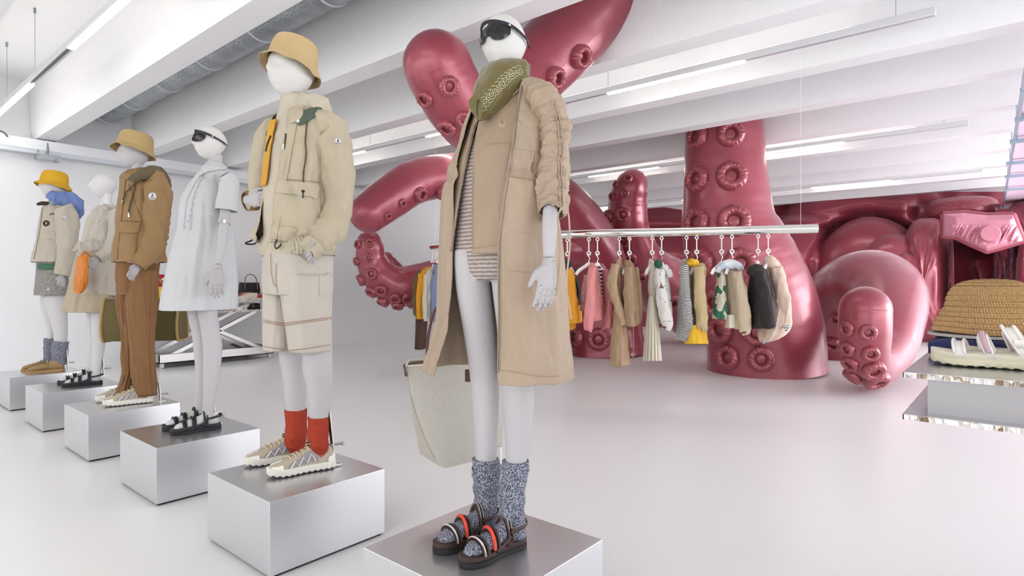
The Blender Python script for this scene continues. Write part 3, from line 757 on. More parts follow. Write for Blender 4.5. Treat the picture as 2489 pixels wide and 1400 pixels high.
def badge(root, bt, px, py, r, ring=(225, 225, 225)):
    b = MB(); p, n = hitn(bt, px, py); p = p+n*.006; b.disc(p-n*.004, n, r, .006, 20)
    o = b.build('round_logo_badge', plain('badge_white', rgb(*ring), .6), root)
    u = Vector((0, 0, 1)); u = (u-n*u.dot(n)).normalized(); w = u.cross(n); q = p+n*.0022
    b = MB(); b.torus(q, n, r*.86, r*.05, 20, 6); b.tube([q-w*r*.55-u*r*.45, q-w*r*.2-u*r*.62, q+w*r*.2-u*r*.62, q+w*r*.55-u*r*.45], r*.07, 6, 3)
    b.tube([q+u*r*.55-w*r*.1, q+u*r*.2+w*r*.18, q-u*r*.1-w*r*.05, q-u*r*.3+w*r*.1], r*.12, 6, 3)
    b.sphere(q+u*r*.5, r*.12, 8, 6); b.build('logo_bird', plain('badge_navy', rgb(60, 62, 90), .6), o)
    b = MB(); b.tube([q-w*r*.28+u*r*.1, q-w*r*.18-u*r*.28], r*.09, 6, 1); b.tube([q+w*r*.3+u*r*.15, q+w*r*.2-u*r*.25], r*.09, 6, 1)
    b.build('logo_crest', plain('badge_red', rgb(196, 60, 60), .6), o)
def visor(root, bt, top, bot, band, lens_off=.008, r=.004, seed=0):
    b = MB(); cpatch(b, bt, top, bot, 26, 10, lens_off, .004, thick=.002, smoothit=4)
    o = b.build('visor_sunglasses', plain('dark_lens', rgb(24, 20, 20), .08), root, smooth=60, label='dark shield lens')
    b = MB(); T = rline(band, 30); W = []
    for q in T:
        p, n = hitn(bt, q.x, q.y); W.append((p, n))
    for _k in range(3): W = [W[0]]+[((W[i-1][0]+W[i][0]*2+W[i+1][0])/4, (W[i-1][1]+W[i][1]+W[i+1][1]).normalized()) for i in range(1, len(W)-1)]+[W[-1]]
    rings = []
    for i, (p, n) in enumerate(W):
        h = r*(1.6-.9*i/len(W)); q = p+n*(lens_off+.002); rings.append([q+Vector((0, 0, h))-n*.002, q+Vector((0, 0, h))+n*.001, q-Vector((0, 0, h))+n*.001, q-Vector((0, 0, h))-n*.002])
    b.loft(rings, True, True, True); b.build('glasses_frame', plain('frame_black', rgb(26, 26, 34), .25), o, smooth=30)
    i = int(len(W)*.55); b = MB(); p, n = W[i]; b.disc(p+n*(lens_off+.003), n, .0042, .0015, 12); b.build('logo_stud', M_chrome, o)
MANN = []
M_man = NT('mannequin_linen'); M_man.set(Roughness=.85); M_man.l(M_man.ramp(M_man.noise(900, 2, .7), [(.3, rgb(178, 174, 176)), (.7, rgb(190, 187, 189))]), M_man.b.inputs['Base Color']); M_man.bump(M_man.noise(1100, 2), .35, .0008); M_man = M_man.m
M_head = plain('mannequin_white', rgb(204, 202, 198), .6)
M_hand = plain('mannequin_hand', rgb(172, 168, 168), .6)
M_pin = plain('hand_pin', rgb(96, 90, 88), .5)
def sneaker(root, toe, heel, seed=0, side=1, zb=HP):
    M, L = footmap(toe, heel, zb); W = .047
    b = MB(); sole(b, M, .004, .036, W, 1.08, 72, .006, .012); s = b.build('shoe', plain('sole_offwhite', rgb(232, 228, 218), .6), root, smooth=50, label='off-white rubber trainer sole and shell')
    # rubber rand rising over toe and heel
    b = MB(); rings = []; m = 40; n = 30
    for i in range(m+1):
        u = i/m; x = .02+.965*u; w = wfoot(min(.99, max(.01, u)), 1, W)*.99
        hh = .112-.012*abs(u-.1)/.1 if u < .12 else (.098+.02*max(0, 1-abs(u-.36)/.12) if u < .36 else .118-.066*((u-.36)/.64)**.75); hh *= math.sqrt(max(.05, 1-(max(0, u-.93)/.075)**2))
        r = []
        for j in range(n+1):
            a = -.15+(PI+.3)*j/n; zz = .022+max(0, math.sin(a))**.75*(hh-.02); yy = math.cos(a)*w*(1-.28*max(0, math.sin(a))*(1 if u < .4 else .5)); r.append(M(x+.004*nz(u*9, a*2, 0, seed), yy, zz))
        rings.append(r)
    b.loft(rings, False); up = b.build('shoe_upper', plain('shoe_taupe', rgb(178, 166, 146), .75), s, smooth=60, solid=.003)
    bt = BVHTree.FromPolygons(b.v, b.f)
    def on(x, a, off=.003):
        i = int((x-.02)/.965*m); i = max(0, min(m, i)); j = int((a+.15)/(PI+.3)*n); j = max(0, min(n, j)); p = rings[i][j]; c = M(x, 0, .03); return p+(p-c).normalized()*off
    b = MB()
    for sg in (0, 1):
        def A(a): return a if sg == 0 else PI-a
        rg = []
        for i in range(15):
            x = .30+.42*i/14; h0 = .28; h1 = .95-.45*abs(i-5)/9; rg.append([on(x, A(h0), .003), on(x, A((h0+h1)/2), .005), on(x, A(h1), .003)])
        b.loft(rg, False)
    b.build('mesh_panel', plain('shoe_mesh_grey', rgb(150, 146, 150), .6, .2), s, smooth=60)
    b = MB()
    for sg in (0, 1):
        def A(a): return a if sg == 0 else PI-a
        rg = []
        for i in range(12):
            x = .80+.19*i/11; rg.append([on(x, A(.0), .004), on(x, A(.5), .006), on(x, A(1.57), .004)])
        b.loft(rg, False)
        rg = []
        for i in range(9):
            x = .02+.13*i/8; rg.append([on(x, A(.0), .004), on(x, A(.35), .006), on(x, A(.7-.5*i/8), .004)])
        b.loft(rg, False)
        b.tube([on(x, A(.3+.25*(k % 2)), .007) for k, x in enumerate((.34, .40, .46, .52, .58, .64, .70))], .0035, 6, 1)
    b.build('toe_cap', plain('sole_offwhite', rgb(232, 228, 218), .6), s, smooth=60)
    b = MB()
    for k in range(6):
        x = .36+.065*k; b.tube([on(x, .95, .004), on(x+.02, PI/2, .008), on(x, PI-.95, .004)], .0026, 6, 3); b.tube([on(x, 1.05, .004), on(x+.05, PI/2, .009), on(x+.06, PI-1.0, .004)], .0022, 6, 3)
    b.tube([on(.42, 1.3, .006), M(.46, .012, .126), M(.40, .016, .13), on(.38, 1.3, .006)], .0022, 6, 4)
    b.build('laces', plain('lace_cream', rgb(206, 192, 160), .8), s)
    b = MB(); b.sphere(M(.42, .0, .122), (.008, .008, .014), 8, 6); b.build('lace_toggle', M_black, s); return s
def sandal(root, toe, heel, sock=True, accents=True, body=None, zb=HP, mat=None, W=.046, name='sandal'):
    M, L = footmap(toe, heel, zb); br = mat or plain('sandal_brown', rgb(58, 40, 36), .5)
    b = MB(); sole(b, M, .0, .016, W, 1.05, 48, .0, .004); s = b.build(name, plain('sandal_sole', rgb(26, 24, 26), .7), root, smooth=40, label='black rubber outsole')
    b = MB(); sole(b, M, .0175, .032, W, .99, 48, 0, .004); b.build('footbed', br, s, smooth=40)
    b = MB()
    for x, H, wd in ((.74, .044, .085), (.56, .062, .085), (.33, .088, .09)):
        strap(b, M, x, wfoot(x, 1, W)*1.02, H, wd, .0, .004, .024); cordarc(b, M, x+.03, wfoot(x, 1, W)*1.02, H+.001, .0042, 0, .024); cordarc(b, M, x-.03, wfoot(x, 1, W)*1.02, H+.001, .0042, 0, .024)
    # side straps and heel strap
    for sg in (-1, 1):
        b.tube([M(.33, sg*W*.72, .07), M(.18, sg*W*.74, .075), M(.06, sg*W*.6, .08), M(.0, sg*W*.2, .083), M(-.01, 0, .084)], .0065, 8, 4, flat=.45, up=(0, 0, 1))
        b.tube([M(.56, sg*W*.86, .03), M(.42, sg*W*.8, .045), M(.33, sg*W*.74, .06)], .006, 8, 3, flat=.5, up=(0, 0, 1))
    b.build('strap', br, s, smooth=50)
    if accents:
        b = MB(); cordarc(b, M, .585, wfoot(.56, 1, W)*1.05, .066, .0056, 0.02, .024); b.build('orange_cord', plain('cord_orange', rgb(224, 72, 48), .6), s)
        b = MB(); cordarc(b, M, .77, wfoot(.74, 1, W)*1.05, .049, .0030, 0.0, .024); b.build('white_cord', plain('cord_white', rgb(220, 214, 210), .6), s)
        b = MB()
        for q in (.315, .355): cordarc(b, M, q, wfoot(.33, 1, W)*1.04, .094, .0022, 0.0, .03, a0=.5, a1=PI-.6)
        b.build('braided_cord', plain('cord_grey', rgb(150, 142, 140), .6), s)
    return s, M
# =============== MANNEQUIN IN THE LONG BEIGE COAT (nearest) ===============
Y = 1.345
M_coat = fabric('coat_beige', rgb(197, 173, 148), .62, .04, 1400, .1, .5)
M_coat2 = fabric('gilet_beige', rgb(190, 164, 137), .62, .04, 1400, .1, .4)
M_knit = pattern('striped_knit', 'stripe', rgb(214, 206, 202), rgb(170, 146, 134), 24)
M_marl = pattern('navy_marl', 'marl', rgb(216, 216, 226), rgb(58, 66, 104), 330)
M_zip = plain('zip_metal', rgb(140, 130, 116), .4, .6)
r6 = thing('mannequin', 'nearest mannequin in a long open beige coat, olive bandana, dark visor glasses and marled socks', 'mannequin', (1.50, Y, HP))
MANN.append(r6)
b = MB(); hc6, s6 = head_mesh(b, 1225, 38, 178, Y, yaw=.22, feat=.75, wid=1.02)
head6 = b.build('head', M_head, r6, remesh=.004, smoothm=4, smooth=180); hb6 = bvh(head6)
b = MB()
gloft(b, [(150, 1205, 1262), (190, 1202, 1262), (215, 1198, 1264), (235, 1190, 1280), (300, 1165, 1290), (420, 1140, 1280), (520, 1118, 1300), (600, 1112, 1305), (680, 1112, 1300)], Y, .62, 32, 30, cap=True)
limb(b, [(606, 1104, 1180), (640, 1103, 1188), (700, 1108, 1193), (800, 1125, 1203), (880, 1138, 1209), (950, 1145, 1213), (1000, 1149, 1213), (1050, 1152, 1210), (1115, 1155, 1207), (1200, 1160, 1203), (1255, 1162, 1203)], 1.405, .95)
limb(b, [(640, 1190, 1290), (700, 1196, 1292), (800, 1208, 1294), (900, 1216, 1297), (950, 1219, 1298), (1000, 1222, 1297), (1050, 1226, 1292), (1115, 1229, 1281), (1200, 1230, 1272), (1280, 1232, 1270)], 1.27, .95)
mtube(b, [(1325, 290, 5), (1343, 420, 10, -.03), (1338, 500, 18, -.065), (1336, 560, 19, -.09), (1334, 628, 14.5, -.10)], 1.15, 20, 6)
body6 = b.build('body', M_man, r6, remesh=.006, smoothm=3, smooth=180)
# hand
b = MB(); pn = MB(); wp = PY(1334, 640, 1.048); hand(b, wp, PY(1322, 775, 1.035)-wp, Vector((-.75, .2, -.1)), .86, .16, .05, pn, flex=1)
h = b.build('hand', M_hand, r6, remesh=.0028, smoothm=2, smooth=180); pn.build('finger_pin', M_pin, h)
b = MB(); b.tube([PY(1335, 627, 1.05), PY(1335, 634, 1.05)], .0195, 20, 1); b.build('wrist_joint', M_hand, r6)
# knit
b = MB(); gloft(b, [(300, 1166, 1266), (330, 1146, 1276), (400, 1119, 1286), (480, 1107, 1290), (560, 1098, 1298), (605, 1094, 1303), (640, 1100, 1298), (655, 1112, 1290)], 1.345, .54, 72, 50, 2.2, 'full', folds(.002, 5, 3, 2),
    hem=lambda th, t: -.035*max(0, t-.85)/.15*math.cos(th-.15) if t > .85 else 0)
kn = b.build('striped_knit', M_knit, r6, smooth=60, solid=.003)
b = MB(); gloft(b, [(292, 1166, 1262), (330, 1144, 1272), (400, 1117, 1282), (450, 1108, 1286)], 1.345, .50, 60, 16, 2.2, 'full', folds(.002, 5, 3, 2)); b.build('knit_yoke', pattern('knit_marl_grey', 'marl', rgb(204, 196, 192), rgb(110, 100, 100), 220), kn, smooth=60)
# gilet: wearer's left panel and right panel
vr = [(222, 1178, 1305), (250, 1160, 1318), (290, 1143, 1322), (340, 1126, 1318), (400, 1108, 1312), (480, 1094, 1312), (560, 1084, 1318), (612, 1080, 1322)]
e1 = [1186, 1178, 1167, 1156, 1149, 1146, 1146, 1148]; e2 = [1285, 1280, 1275, 1268, 1262, 1256, 1248, 1240]
b = MB(); gloft(b, [v+(a, c) for v, a, c in zip(vr, e1, e2)], Y, .64, 50, 70, 2.2, 'panel', folds(.006, 3, 4, 6), hem=lambda th, t: -.012*t**6)
crumple(b, .003, 6, 2, .5); vest = b.build('gilet', M_coat2, r6, smooth=60, solid=.003)
z2 = [1182, 1174, 1165, 1150, 1134, 1119, 1106, 1099]
b = MB(); gloft(b, [v+(v[1]+1, c) for v, c in zip(vr, z2)], Y, .64, 40, 70, 2.2, 'panel', folds(.004, 3, 4, 7)); vestR = b.build('gilet_side', M_coat2, vest, smooth=60, solid=.003)
vb = bvh(vest); vrb = bvh(vestR)
b = MB(); line_on(b, vrb, [(1165, 300), (1156, 322), (1140, 375), (1121, 470), (1107, 552), (1100, 612)], .0022, .003, 10); b.build('zip_teeth', M_zip, vest)
b = MB(); line_on(b, vb, [(1182, 352), (1205, 349), (1232, 350)], .0009, .002); line_on(b, vb, [(1152, 400), (1150, 480), (1151, 606)], .0007, .002); line_on(b, vb, [(1151, 604), (1180, 600), (1236, 590)], .0007, .002); b.build('seam_stitching', M_coat2, vest)
p, n = hitn(vb, 1221, 300); b = MB(); b.disc(p, n, .0165, .002, 28); b.torus(p+n*.002, n, .0135, .0012, 28, 6); bd = b.build('round_logo_patch', plain('tonal_logo', rgb(176, 150, 124), .7), vest)
u = Vector((0, 0, 1)); w_ = u.cross(n).normalized(); q = p+n*.003; b = MB(); b.tube([q-w_*.008-u*.006, q-u*.010, q+w_*.008-u*.006], .001, 6, 3); b.tube([q+u*.008-w_*.003, q+u*.002+w_*.003, q-u*.004-w_*.001], .0018, 6, 3); b.build('logo_emblem', plain('tonal_logo_dark', rgb(140, 114, 92), .7), bd)
b = MB(); cpatch(b, vb, [(1216, 214), (1238, 206), (1262, 200)], [(1222, 238), (1244, 238), (1262, 226)], 10, 6, .008, .004); b.build('gilet_collar', M_coat2, vest, smooth=60)
b = MB(); b.tube([PY(1161, 302, 1.32)+Vector((-.10, -.01, 0)), PY(1157, 322, 1.32)+Vector((-.10, -.01, 0))], .004, 8, 1)
# coat
cr = [(198, 1212, 1292, 1226, 1262), (206, 1182, 1322, 1194, 1264), (217, 1162, 1338, 1176, 1266), (242, 1146, 1345, 1158, 1262), (272, 1134, 1343, 1146, 1258), (310, 1120, 1342, 1134, 1254), (360, 1107, 1338, 1120, 1246), (400, 1094, 1334, 1108, 1240),
      (430, 1085, 1328, 1103, 1235), (480, 1077, 1337, 1099, 1224), (560, 1072, 1350, 1095, 1214), (617, 1070, 1357, 1093, 1209), (666, 1069, 1361, 1092, 1209), (740, 1067, 1366, 1086, 1208), (796, 1058, 1371, 1080, 1208), (833, 1049, 1375, 1070, 1208), (870, 1038, 1378, 1058, 1208), (908, 1028, 1381, 1047, 1208)]
def coatfold(th, t, z):
    g = max(0, t-.35)/.65; a = .018*g*nz(3.2*math.cos(th), 3.2*math.sin(th), z*.7, 11)+.004*nz(6*math.cos(th), 6*math.sin(th), z*4, 12)
    zc = 1.545; a += -.010*math.exp(-((z-zc)/.02)**2)+.008*math.exp(-((z-zc)/.09)**2)*nz(22*math.cos(th), 22*math.sin(th), z*2, 13)
    return a
b = MB(); gloft(b, cr, Y, .68, 150, 150, 2.3, 'open', coatfold); crumple(b, .007, 5, 1, .35); coat = b.build('coat', M_coat, r6, smooth=60, solid=.004)
cb = bvh(coat)
# sleeve, gathered along the outer seam
def ruche(a, L, r):
    return .007*nz(L*34, math.cos(a)*1.4+L*4, math.sin(a)*1.4, 21)+.004*nz(L*80, math.cos(a)*2, math.sin(a)*2, 22)+.004*nz(L*12, math.cos(a), math.sin(a), 25)
srow = [(1268, 236, 14, .16), (1290, 228, 24, .09), (1312, 234, 31, .03), (1334, 262, 34), (1345, 310, 36, -.01), (1346, 360, 35, -.02), (1343, 410, 37, -.03), (1342, 460, 36, -.045), (1343, 495, 33, -.06), (1340, 518, 28, -.07)]
b = MB(); mtube(b, srow, 1.15, 48, 18, .92, fold=ruche, cap=False); crumple(b, .007, 12, 3, .9); slv = b.build('coat_sleeve', M_coat, coat, smooth=60, solid=.003); sb = bvh(slv)
b = MB()
for dx in (-3, 4):
    line_on(b, sb, [(1346+dx, 250), (1358+dx, 300), (1364+dx, 350), (1360+dx, 400), (1361+dx, 450), (1362+dx, 500), (1358+dx, 514)], .0022, .003, 12)
for i in range(26):
    y = 262+i*9.6; x = 1352+12*math.sin(PI*(y-250)/290) + (3 if i % 2 else -3); p, n = hitn(sb, x, y); b.sphere(p, (.007, .007, .003), 8, 5)
b.build('sleeve_gathering', M_coat, slv)
sh = [(1360, 515), (1366, 506), (1380, 514), (1384, 545), (1385, 600), (1379, 660), (1378, 705), (1384, 745), (1389, 775)]
b = MB(); b.tube([PY(x, y, 1.02) for x, y in sh], .0045, 8, 5, flat=.3); b.tube([PY(x, y, 1.02) for x, y in [(1358, 515), (1356, 540), (1361, 600), (1358, 660), (1352, 720)]], .0035, 8, 5, flat=.35)
b.build('sleeve_drawstring', M_coat, slv)
b = MB()
cpatch(b, cb, [(1262, 200), (1292, 194), (1334, 214)], [(1268, 214), (1296, 208), (1330, 230)], 14, 6, .010, .004)
b.build('coat_collar', M_coat, coat, smooth=60)
b = MB(); cpatch(b, cb, [(1258, 273), (1290, 278), (1322, 286)], [(1259, 292), (1288, 314), (1322, 304)], 18, 8, .006, .003); fl_ = b.build('chest_pocket_flap', M_coat, coat, smooth=60)
b = MB(); cpatch(b, cb, [(1256, 292), (1319, 300)], [(1252, 361), (1316, 372)], 14, 10, .0035, .003); b.build('chest_pocket', M_coat, coat, smooth=60)
b = MB(); cpatch(b, cb, [(1234, 560), (1310, 575)], [(1229, 657), (1306, 664)], 16, 14, .004, .003); b.build('patch_pocket', M_coat, coat, smooth=60)
b = MB(); line_on(b, cb, [(1268, 216), (1260, 268), (1249, 352), (1238, 420), (1228, 480), (1216, 573), (1213, 612), (1213, 740), (1212, 905)], .0020, .004, 12)
b.build('zip_teeth', M_zip, coat)
b = MB(); line_on(b, cb, [(1228, 476), (1219, 560), (1217, 640), (1217, 780), (1216, 900)], .0008, .0035, 10); line_on(b, cb, [(1216, 900), (1260, 906), (1310, 915), (1360, 914)], .0008, .003, 10); line_on(b, cb, [(1232, 426), (1262, 432), (1300, 437), (1320, 438)], .0022, .004, 10)
b.build('coat_stitching', plain('beige_thread', rgb(164, 138, 112), .8), coat)
p, n = hitn(cb, 1314, 303); b = MB(); b.disc(p+n*.008, n, .006, .003, 14); b.build('snap_button', M_coat2, fl_)
# bandana
def scf(th, t, z): return .009*nz(2.4*math.cos(th), 2.4*math.sin(th), z*9, 31)+.005*nz(3*math.cos(th), 3*math.sin(th), z*34+th*1.5, 32)
t = NT('olive_bandana'); t.set(Base_Color=rgb(98, 87, 38), Roughness=.55); t.b.inputs['Sheen Weight'].default_value = .3; t.bump(t.noise(14, 3), .3, .01); M_ban = t.m
b = MB(); gloft(b, [(162, 1214, 1275), (158, 1196, 1284), (172, 1174, 1286), (195, 1160, 1285), (212, 1152, 1272), (232, 1149, 1252), (252, 1150, 1236), (272, 1154, 1206), (292, 1162, 1170)], 1.335, .95, 64, 60, 2, 'full', scf)
sc6 = b.build('bandana', M_ban, r6, smooth=60, solid=.003); sbv = bvh(sc6)
b = MB()
for k in range(12):
    t_ = k/11; x = 1262-88*t_**.9; y = 172+86*t_**1.25; r = 7.5
    sp = [(x+r*(.15+.85*i/14)*math.cos(i*.62+k), y+r*(.15+.85*i/14)*math.sin(i*.62+k)) for i in range(15)]
    line_on(b, sbv, sp, .0007, .0025, 2, 5); line_on(b, sbv, [(x-9, y-9), (x-4, y-12), (x+2, y-10)], .0006, .0025, 3, 5); line_on(b, sbv, [(x+9, y+4), (x+5, y+11), (x-2, y+11)], .0006, .0025, 3, 5)
    for q in range(5): p, n = hitn(sbv, x+11*math.cos(q*1.25+k), y+11*math.sin(q*1.25+k)); b.sphere(p+n*.0025, .0011, 6, 4)
o = b.build('paisley_print', plain('paisley_cream', rgb(226, 220, 192), .7), sc6)
b = MB(); 
for (a, c, d_, w_) in (((1156, 240), (1150, 262), (1158, 284), 8), ((1160, 236), (1146, 252), (1152, 270), 7), ((1166, 246), (1164, 270), (1166, 291), 6)):
    b.tube([P(a[0], a[1], 1.88), P(c[0], c[1], 1.87), P(d_[0], d_[1], 1.87)], [.012, .011, .004], 10, 5, fold=sfold(.002, 50, 3), flat=.5)
b.build('bandana_knot', M_ban, sc6, smooth=60)
visor(r6, hb6, [(1161, 84), (1172, 68), (1195, 60), (1218, 60), (1242, 70)], [(1168, 117), (1178, 108), (1186, 90), (1204, 99), (1224, 97), (1241, 86)], [(1161, 86), (1172, 68), (1196, 59), (1222, 61), (1246, 72), (1268, 92), (1284, 112)], .010, .005)
# socks and sandals
for (rows, yy, toe, heel, sd) in (([(1180, 1115, 31), (1180, 1128, 31), (1181, 1135, 34), (1181, 1165, 34), (1181, 1200, 31), (1180, 1225, 31), (1181, 1250, 30), (1184, 1278, 28), (1184, 1292, 24)], 1.405, (1.300, 1.432), (1.552, 1.385), 1),
                                ([(1253, 1120, 31), (1253, 1132, 31), (1252, 1140, 35), (1249, 1175, 32), (1245, 1205, 31), (1242, 1235, 32), (1245, 1262, 32), (1250, 1290, 30), (1252, 1312, 24)], 1.27, (1.288, 1.300), (1.545, 1.255), 2)):
    def sw(a, L, r, sd=sd): return .0075*nz(L*30, math.cos(a)*.55+L*3, math.sin(a)*.55, sd+40)+.003*nz(L*62, math.cos(a)*1.1, math.sin(a)*1.1, sd+42)+.0007*math.sin(a*26)
    b = MB(); mtube(b, rows, yy, 52, 12, 1.0, fold=sw)
    M, L = footmap(toe, heel, HP); footshape(b, M, .028, .038, .082, 24, 28)
    so = b.build('sock', M_marl, r6, smooth=70, label='slouched navy and white marled sock')
    sandal(r6, toe, heel)
rod(r6, PY(1212, 1085, 1.42), PY(1214, 1235, 1.42))
# tote
M_tote = pattern('tote_linen', 'linen', rgb(205, 198, 184), rgb(226, 221, 210), 420)
M_lea = plain('dark_leather', rgb(74, 44, 36), .5)
A = P(1081, 1139, 2.2); zb_ = A.z; NL = P(987, 891, 2.25); zt_ = NL.z
tt = thing('tote_bag', 'large natural canvas tote bag hanging behind the legs of the mannequin in the long coat', 'bag', (NL.x+.2, NL.y+.05, zb_))
def rrect(c0, dx, dy, z, r=.02, n=6):
    pts = []
    for (cx, cy, a0) in ((r, r, PI), (dx-r, r, 1.5*PI), (dx-r, dy-r, 0), (r, dy-r, .5*PI)):
        for i in range(n+1): a = a0+PI/2*i/n; pts.append((cx+r*math.cos(a), cy+r*math.sin(a)))
    out = []
    for i in range(len(pts)):     # subdivide
        a = pts[i]; c = pts[(i+1) % len(pts)]
        m_ = 8 if math.hypot(a[0]-c[0], a[1]-c[1]) > r else 1
        for k in range(m_): out.append((a[0]+(c[0]-a[0])*k/m_, a[1]+(c[1]-a[1])*k/m_))
    return [Vector((c0[0]+x, c0[1]+y, z)) for x, y in out]
def V2(p): return Vector((p.x, p.y, 0))
qb = [V2(A), V2(P(1222, 1100, 2.408)), V2(P(1160, 1070, 2.60)), V2(P(1017, 1100, 2.408))]
qt = [V2(NL), V2(P(1232, 880, 2.52)), V2(P(1228, 880, 2.66)), V2(P(992, 870, 2.42))]
def quad_ring(e, z):
    q = [a.lerp(c, e) for a, c in zip(qb, qt)]; out = []; cen = sum(q, Vector())/4
    for i in range(4):
        for k in range(12):
            p = q[i].lerp(q[(i+1) % 4], k/12); s = 1-.035*(1 if k == 0 else (.25 if k in (1, 11) else 0)); p = cen+(p-cen)*s; out.append(Vector((p.x, p.y, z)))
    return out
b = MB(); rg = []
for i in range(25):
    t_ = i/24; e = 1-(1-t_)**1.6; x0 = A.x+(NL.x-A.x)*e; y0 = A.y+(NL.y-A.y)*e
    rr = quad_ring(e, zb_+(zt_-zb_)*t_); rg.append([p+Vector((.003*nz(p.x*9, p.y*9, p.z*8, 3), .004*nz(p.x*9, p.y*9, p.z*8, 5), 0)) for p in rr])
b.loft(rg, True, True, False); bag = b.build('bag_body', M_tote, tt, smooth=50, solid=.004); bbv = bvh(bag)
b = MB(); b.tube([p+Vector((0, 0, .001)) for p in rg[-1]]+[rg[-1][0]], .0035, 8, 1); b.build('rim_binding', plain('tote_binding', rgb(214, 206, 190), .8), tt)
b = MB(); line_on(b, bbv, [(990, 902), (1003, 970), (1024, 1040), (1058, 1115)], .0014, .002, 10); b.build('side_seam', plain('tote_seam', rgb(168, 158, 140), .8), bag)
b = MB(); inner = [Vector((p.x*.0+p.x, p.y, p.z-.004)) for p in rg[-1]]; cx_ = sum((p.x for p in inner))/len(inner); cy_ = sum((p.y for p in inner))/len(inner)
b.loft([[Vector((cx_+(p.x-cx_)*(.955-dz*.6), cy_+(p.y-cy_)*(.955-dz*.6), p.z-dz)) for p in inner] for dz in (0, .05, .12)], True, False, True); b.build('bag_lining', fabric('lining_tan', rgb(150, 120, 92), .8), tt, smooth=50)
b = MB(); b.tube([NL+Vector((-.002, .01, .004)), NL+Vector((-.008, -.004, -.01)), NL+Vector((-.004, -.004, -.035))], .009, 8, 4, flat=.4); 
q = P(1137, 913, 2.2); b.obox(q, (RT, Vector((0, 0, 1)), FW), (.010, .022, .006)); b.build('leather_tab', M_lea, tt, smooth=30)
b = MB(); hp = Vector((NL.x+.22, NL.y+.06, zt_+.22))
b.tube([NL+Vector((.12, .02, 0)), NL+Vector((.16, .05, .12)), hp, NL+Vector((.28, .05, .12)), NL+Vector((.32, .02, 0))], .008, 8, 6, flat=.5); b.build('handle', M_lea, tt)
# =============== MANNEQUIN IN CREAM PARKA AND SHORTS ===============
Y = 2.60
M_park = fabric('parka_cream', rgb(214, 200, 172), .7, .04, 1300, .12, .5)
M_grn = fabric('green_facing', rgb(92, 108, 92), .8)
M_ylw = fabric('yellow_lining', rgb(240, 176, 40), .7)
M_hatb = fabric('hat_sand', rgb(216, 186, 134), .85, .03, 900, .2)
M_short = fabric('shorts_ecru', rgb(222, 213, 200), .85, .03, 1100, .15, .15)
M_crm = fabric('cream_crinkle', rgb(226, 214, 192), .85, .05, 500, .3, .3)
M_ribk = rib('ribbed_cream', rgb(190, 180, 158), 55, .9)
M_cord = pattern('speckled_cord', 'blotch', rgb(60, 54, 44), rgb(112, 96, 66), 500)
M_lace2 = plain('brown_thread', rgb(150, 108, 70), .8)
r5 = thing('mannequin', 'mannequin in a sand bucket hat, cream hooded parka, ecru shorts, orange socks and beige trainers', 'mannequin', (1.45, Y, HP))
b = MB(); hc5, s5 = head_mesh(b, 708, 112, 241, Y, yaw=.12, feat=1.0, wid=1.02); head5 = b.build('head', M_head, r5, remesh=.004, smoothm=3, smooth=180)
b = MB()
gloft(b, [(215, 694, 732), (245, 694, 730), (275, 690, 735), (330, 682, 770), (450, 662, 775), (600, 665, 775), (640, 665, 790)], Y, .65, 32, 24, cap=True)
limb(b, [(620, 668, 745), (700, 672, 742), (857, 677, 742), (900, 684, 744), (950, 690, 744), (1000, 694, 743), (1060, 698, 740), (1090, 700, 738)], 2.70, .95)
limb(b, [(620, 720, 800), (700, 725, 806), (857, 734, 808), (900, 735, 809), (943, 745, 807), (1011, 751, 800), (1070, 754, 796), (1110, 756, 794)], 2.50, .95)
mtube(b, [(812, 500, 6), (800, 560, 10), (770, 600, 12)], 2.41, 20, 6)
body5 = b.build('body', M_man, r5, remesh=.006, smoothm=3, smooth=180)
for (xl, yl, xh, yh, dd, sd, tp) in ((772, 596, 735, 632, 2.33, 1, 0),):
    b = MB(); pn = MB(); a = PY(778, 588, 2.40); c = PY(742, 640, 2.36); hand(b, a, c-a, Vector((-.2, -.1, 1)), .84, .12, .05, pn, flex=-1); h = b.build('hand', M_hand, r5, remesh=.0028, smoothm=2, smooth=180); pn.build('finger_pin', M_pin, h)
b = MB(); pn = MB(); a = PY(601, 486, 2.76); c = a+RT*.8-FW*.45; hand(b, a, c-a, Vector((0, 0, 1)), .92, .62, .05, pn, flex=-1); h = b.build('hand', M_hand, r5, remesh=.0028, smoothm=2, smooth=180); pn.build('finger_pin', M_pin, h)
hat('bucket_hat', r5, hc5+Vector((.004, 0, .032*s5)), .104, M_hatb, tilt=R(13), brim=1.30, hgt=.108, drop=.045, wav=.01, seed=2, up=.10)
# layers at the neck
b = MB(); gloft(b, [(232, 688, 738), (240, 682, 742), (262, 680, 744), (290, 672, 752), (330, 664, 770)], Y, .8, 48, 20, 2, 'full', folds(.003, 2, 14, 3)); tn = b.build('turtleneck', M_crm, r5, smooth=60, solid=.003)
def hfold(th, t, z): return .010*nz(4*math.cos(th), 4*math.sin(th), z*40, 5)+.006*nz(9*math.cos(th), 9*math.sin(th), z*18, 6)
b = MB(); gloft(b, [(262, 706, 788), (252, 700, 797), (240, 704, 796), (250, 696, 800), (268, 690, 806), (285, 686, 802)], 2.60, .95, 72, 36, 2.2, 'full', hfold); b.build('crinkled_hood', M_crm, r5, smooth=60, solid=.004)
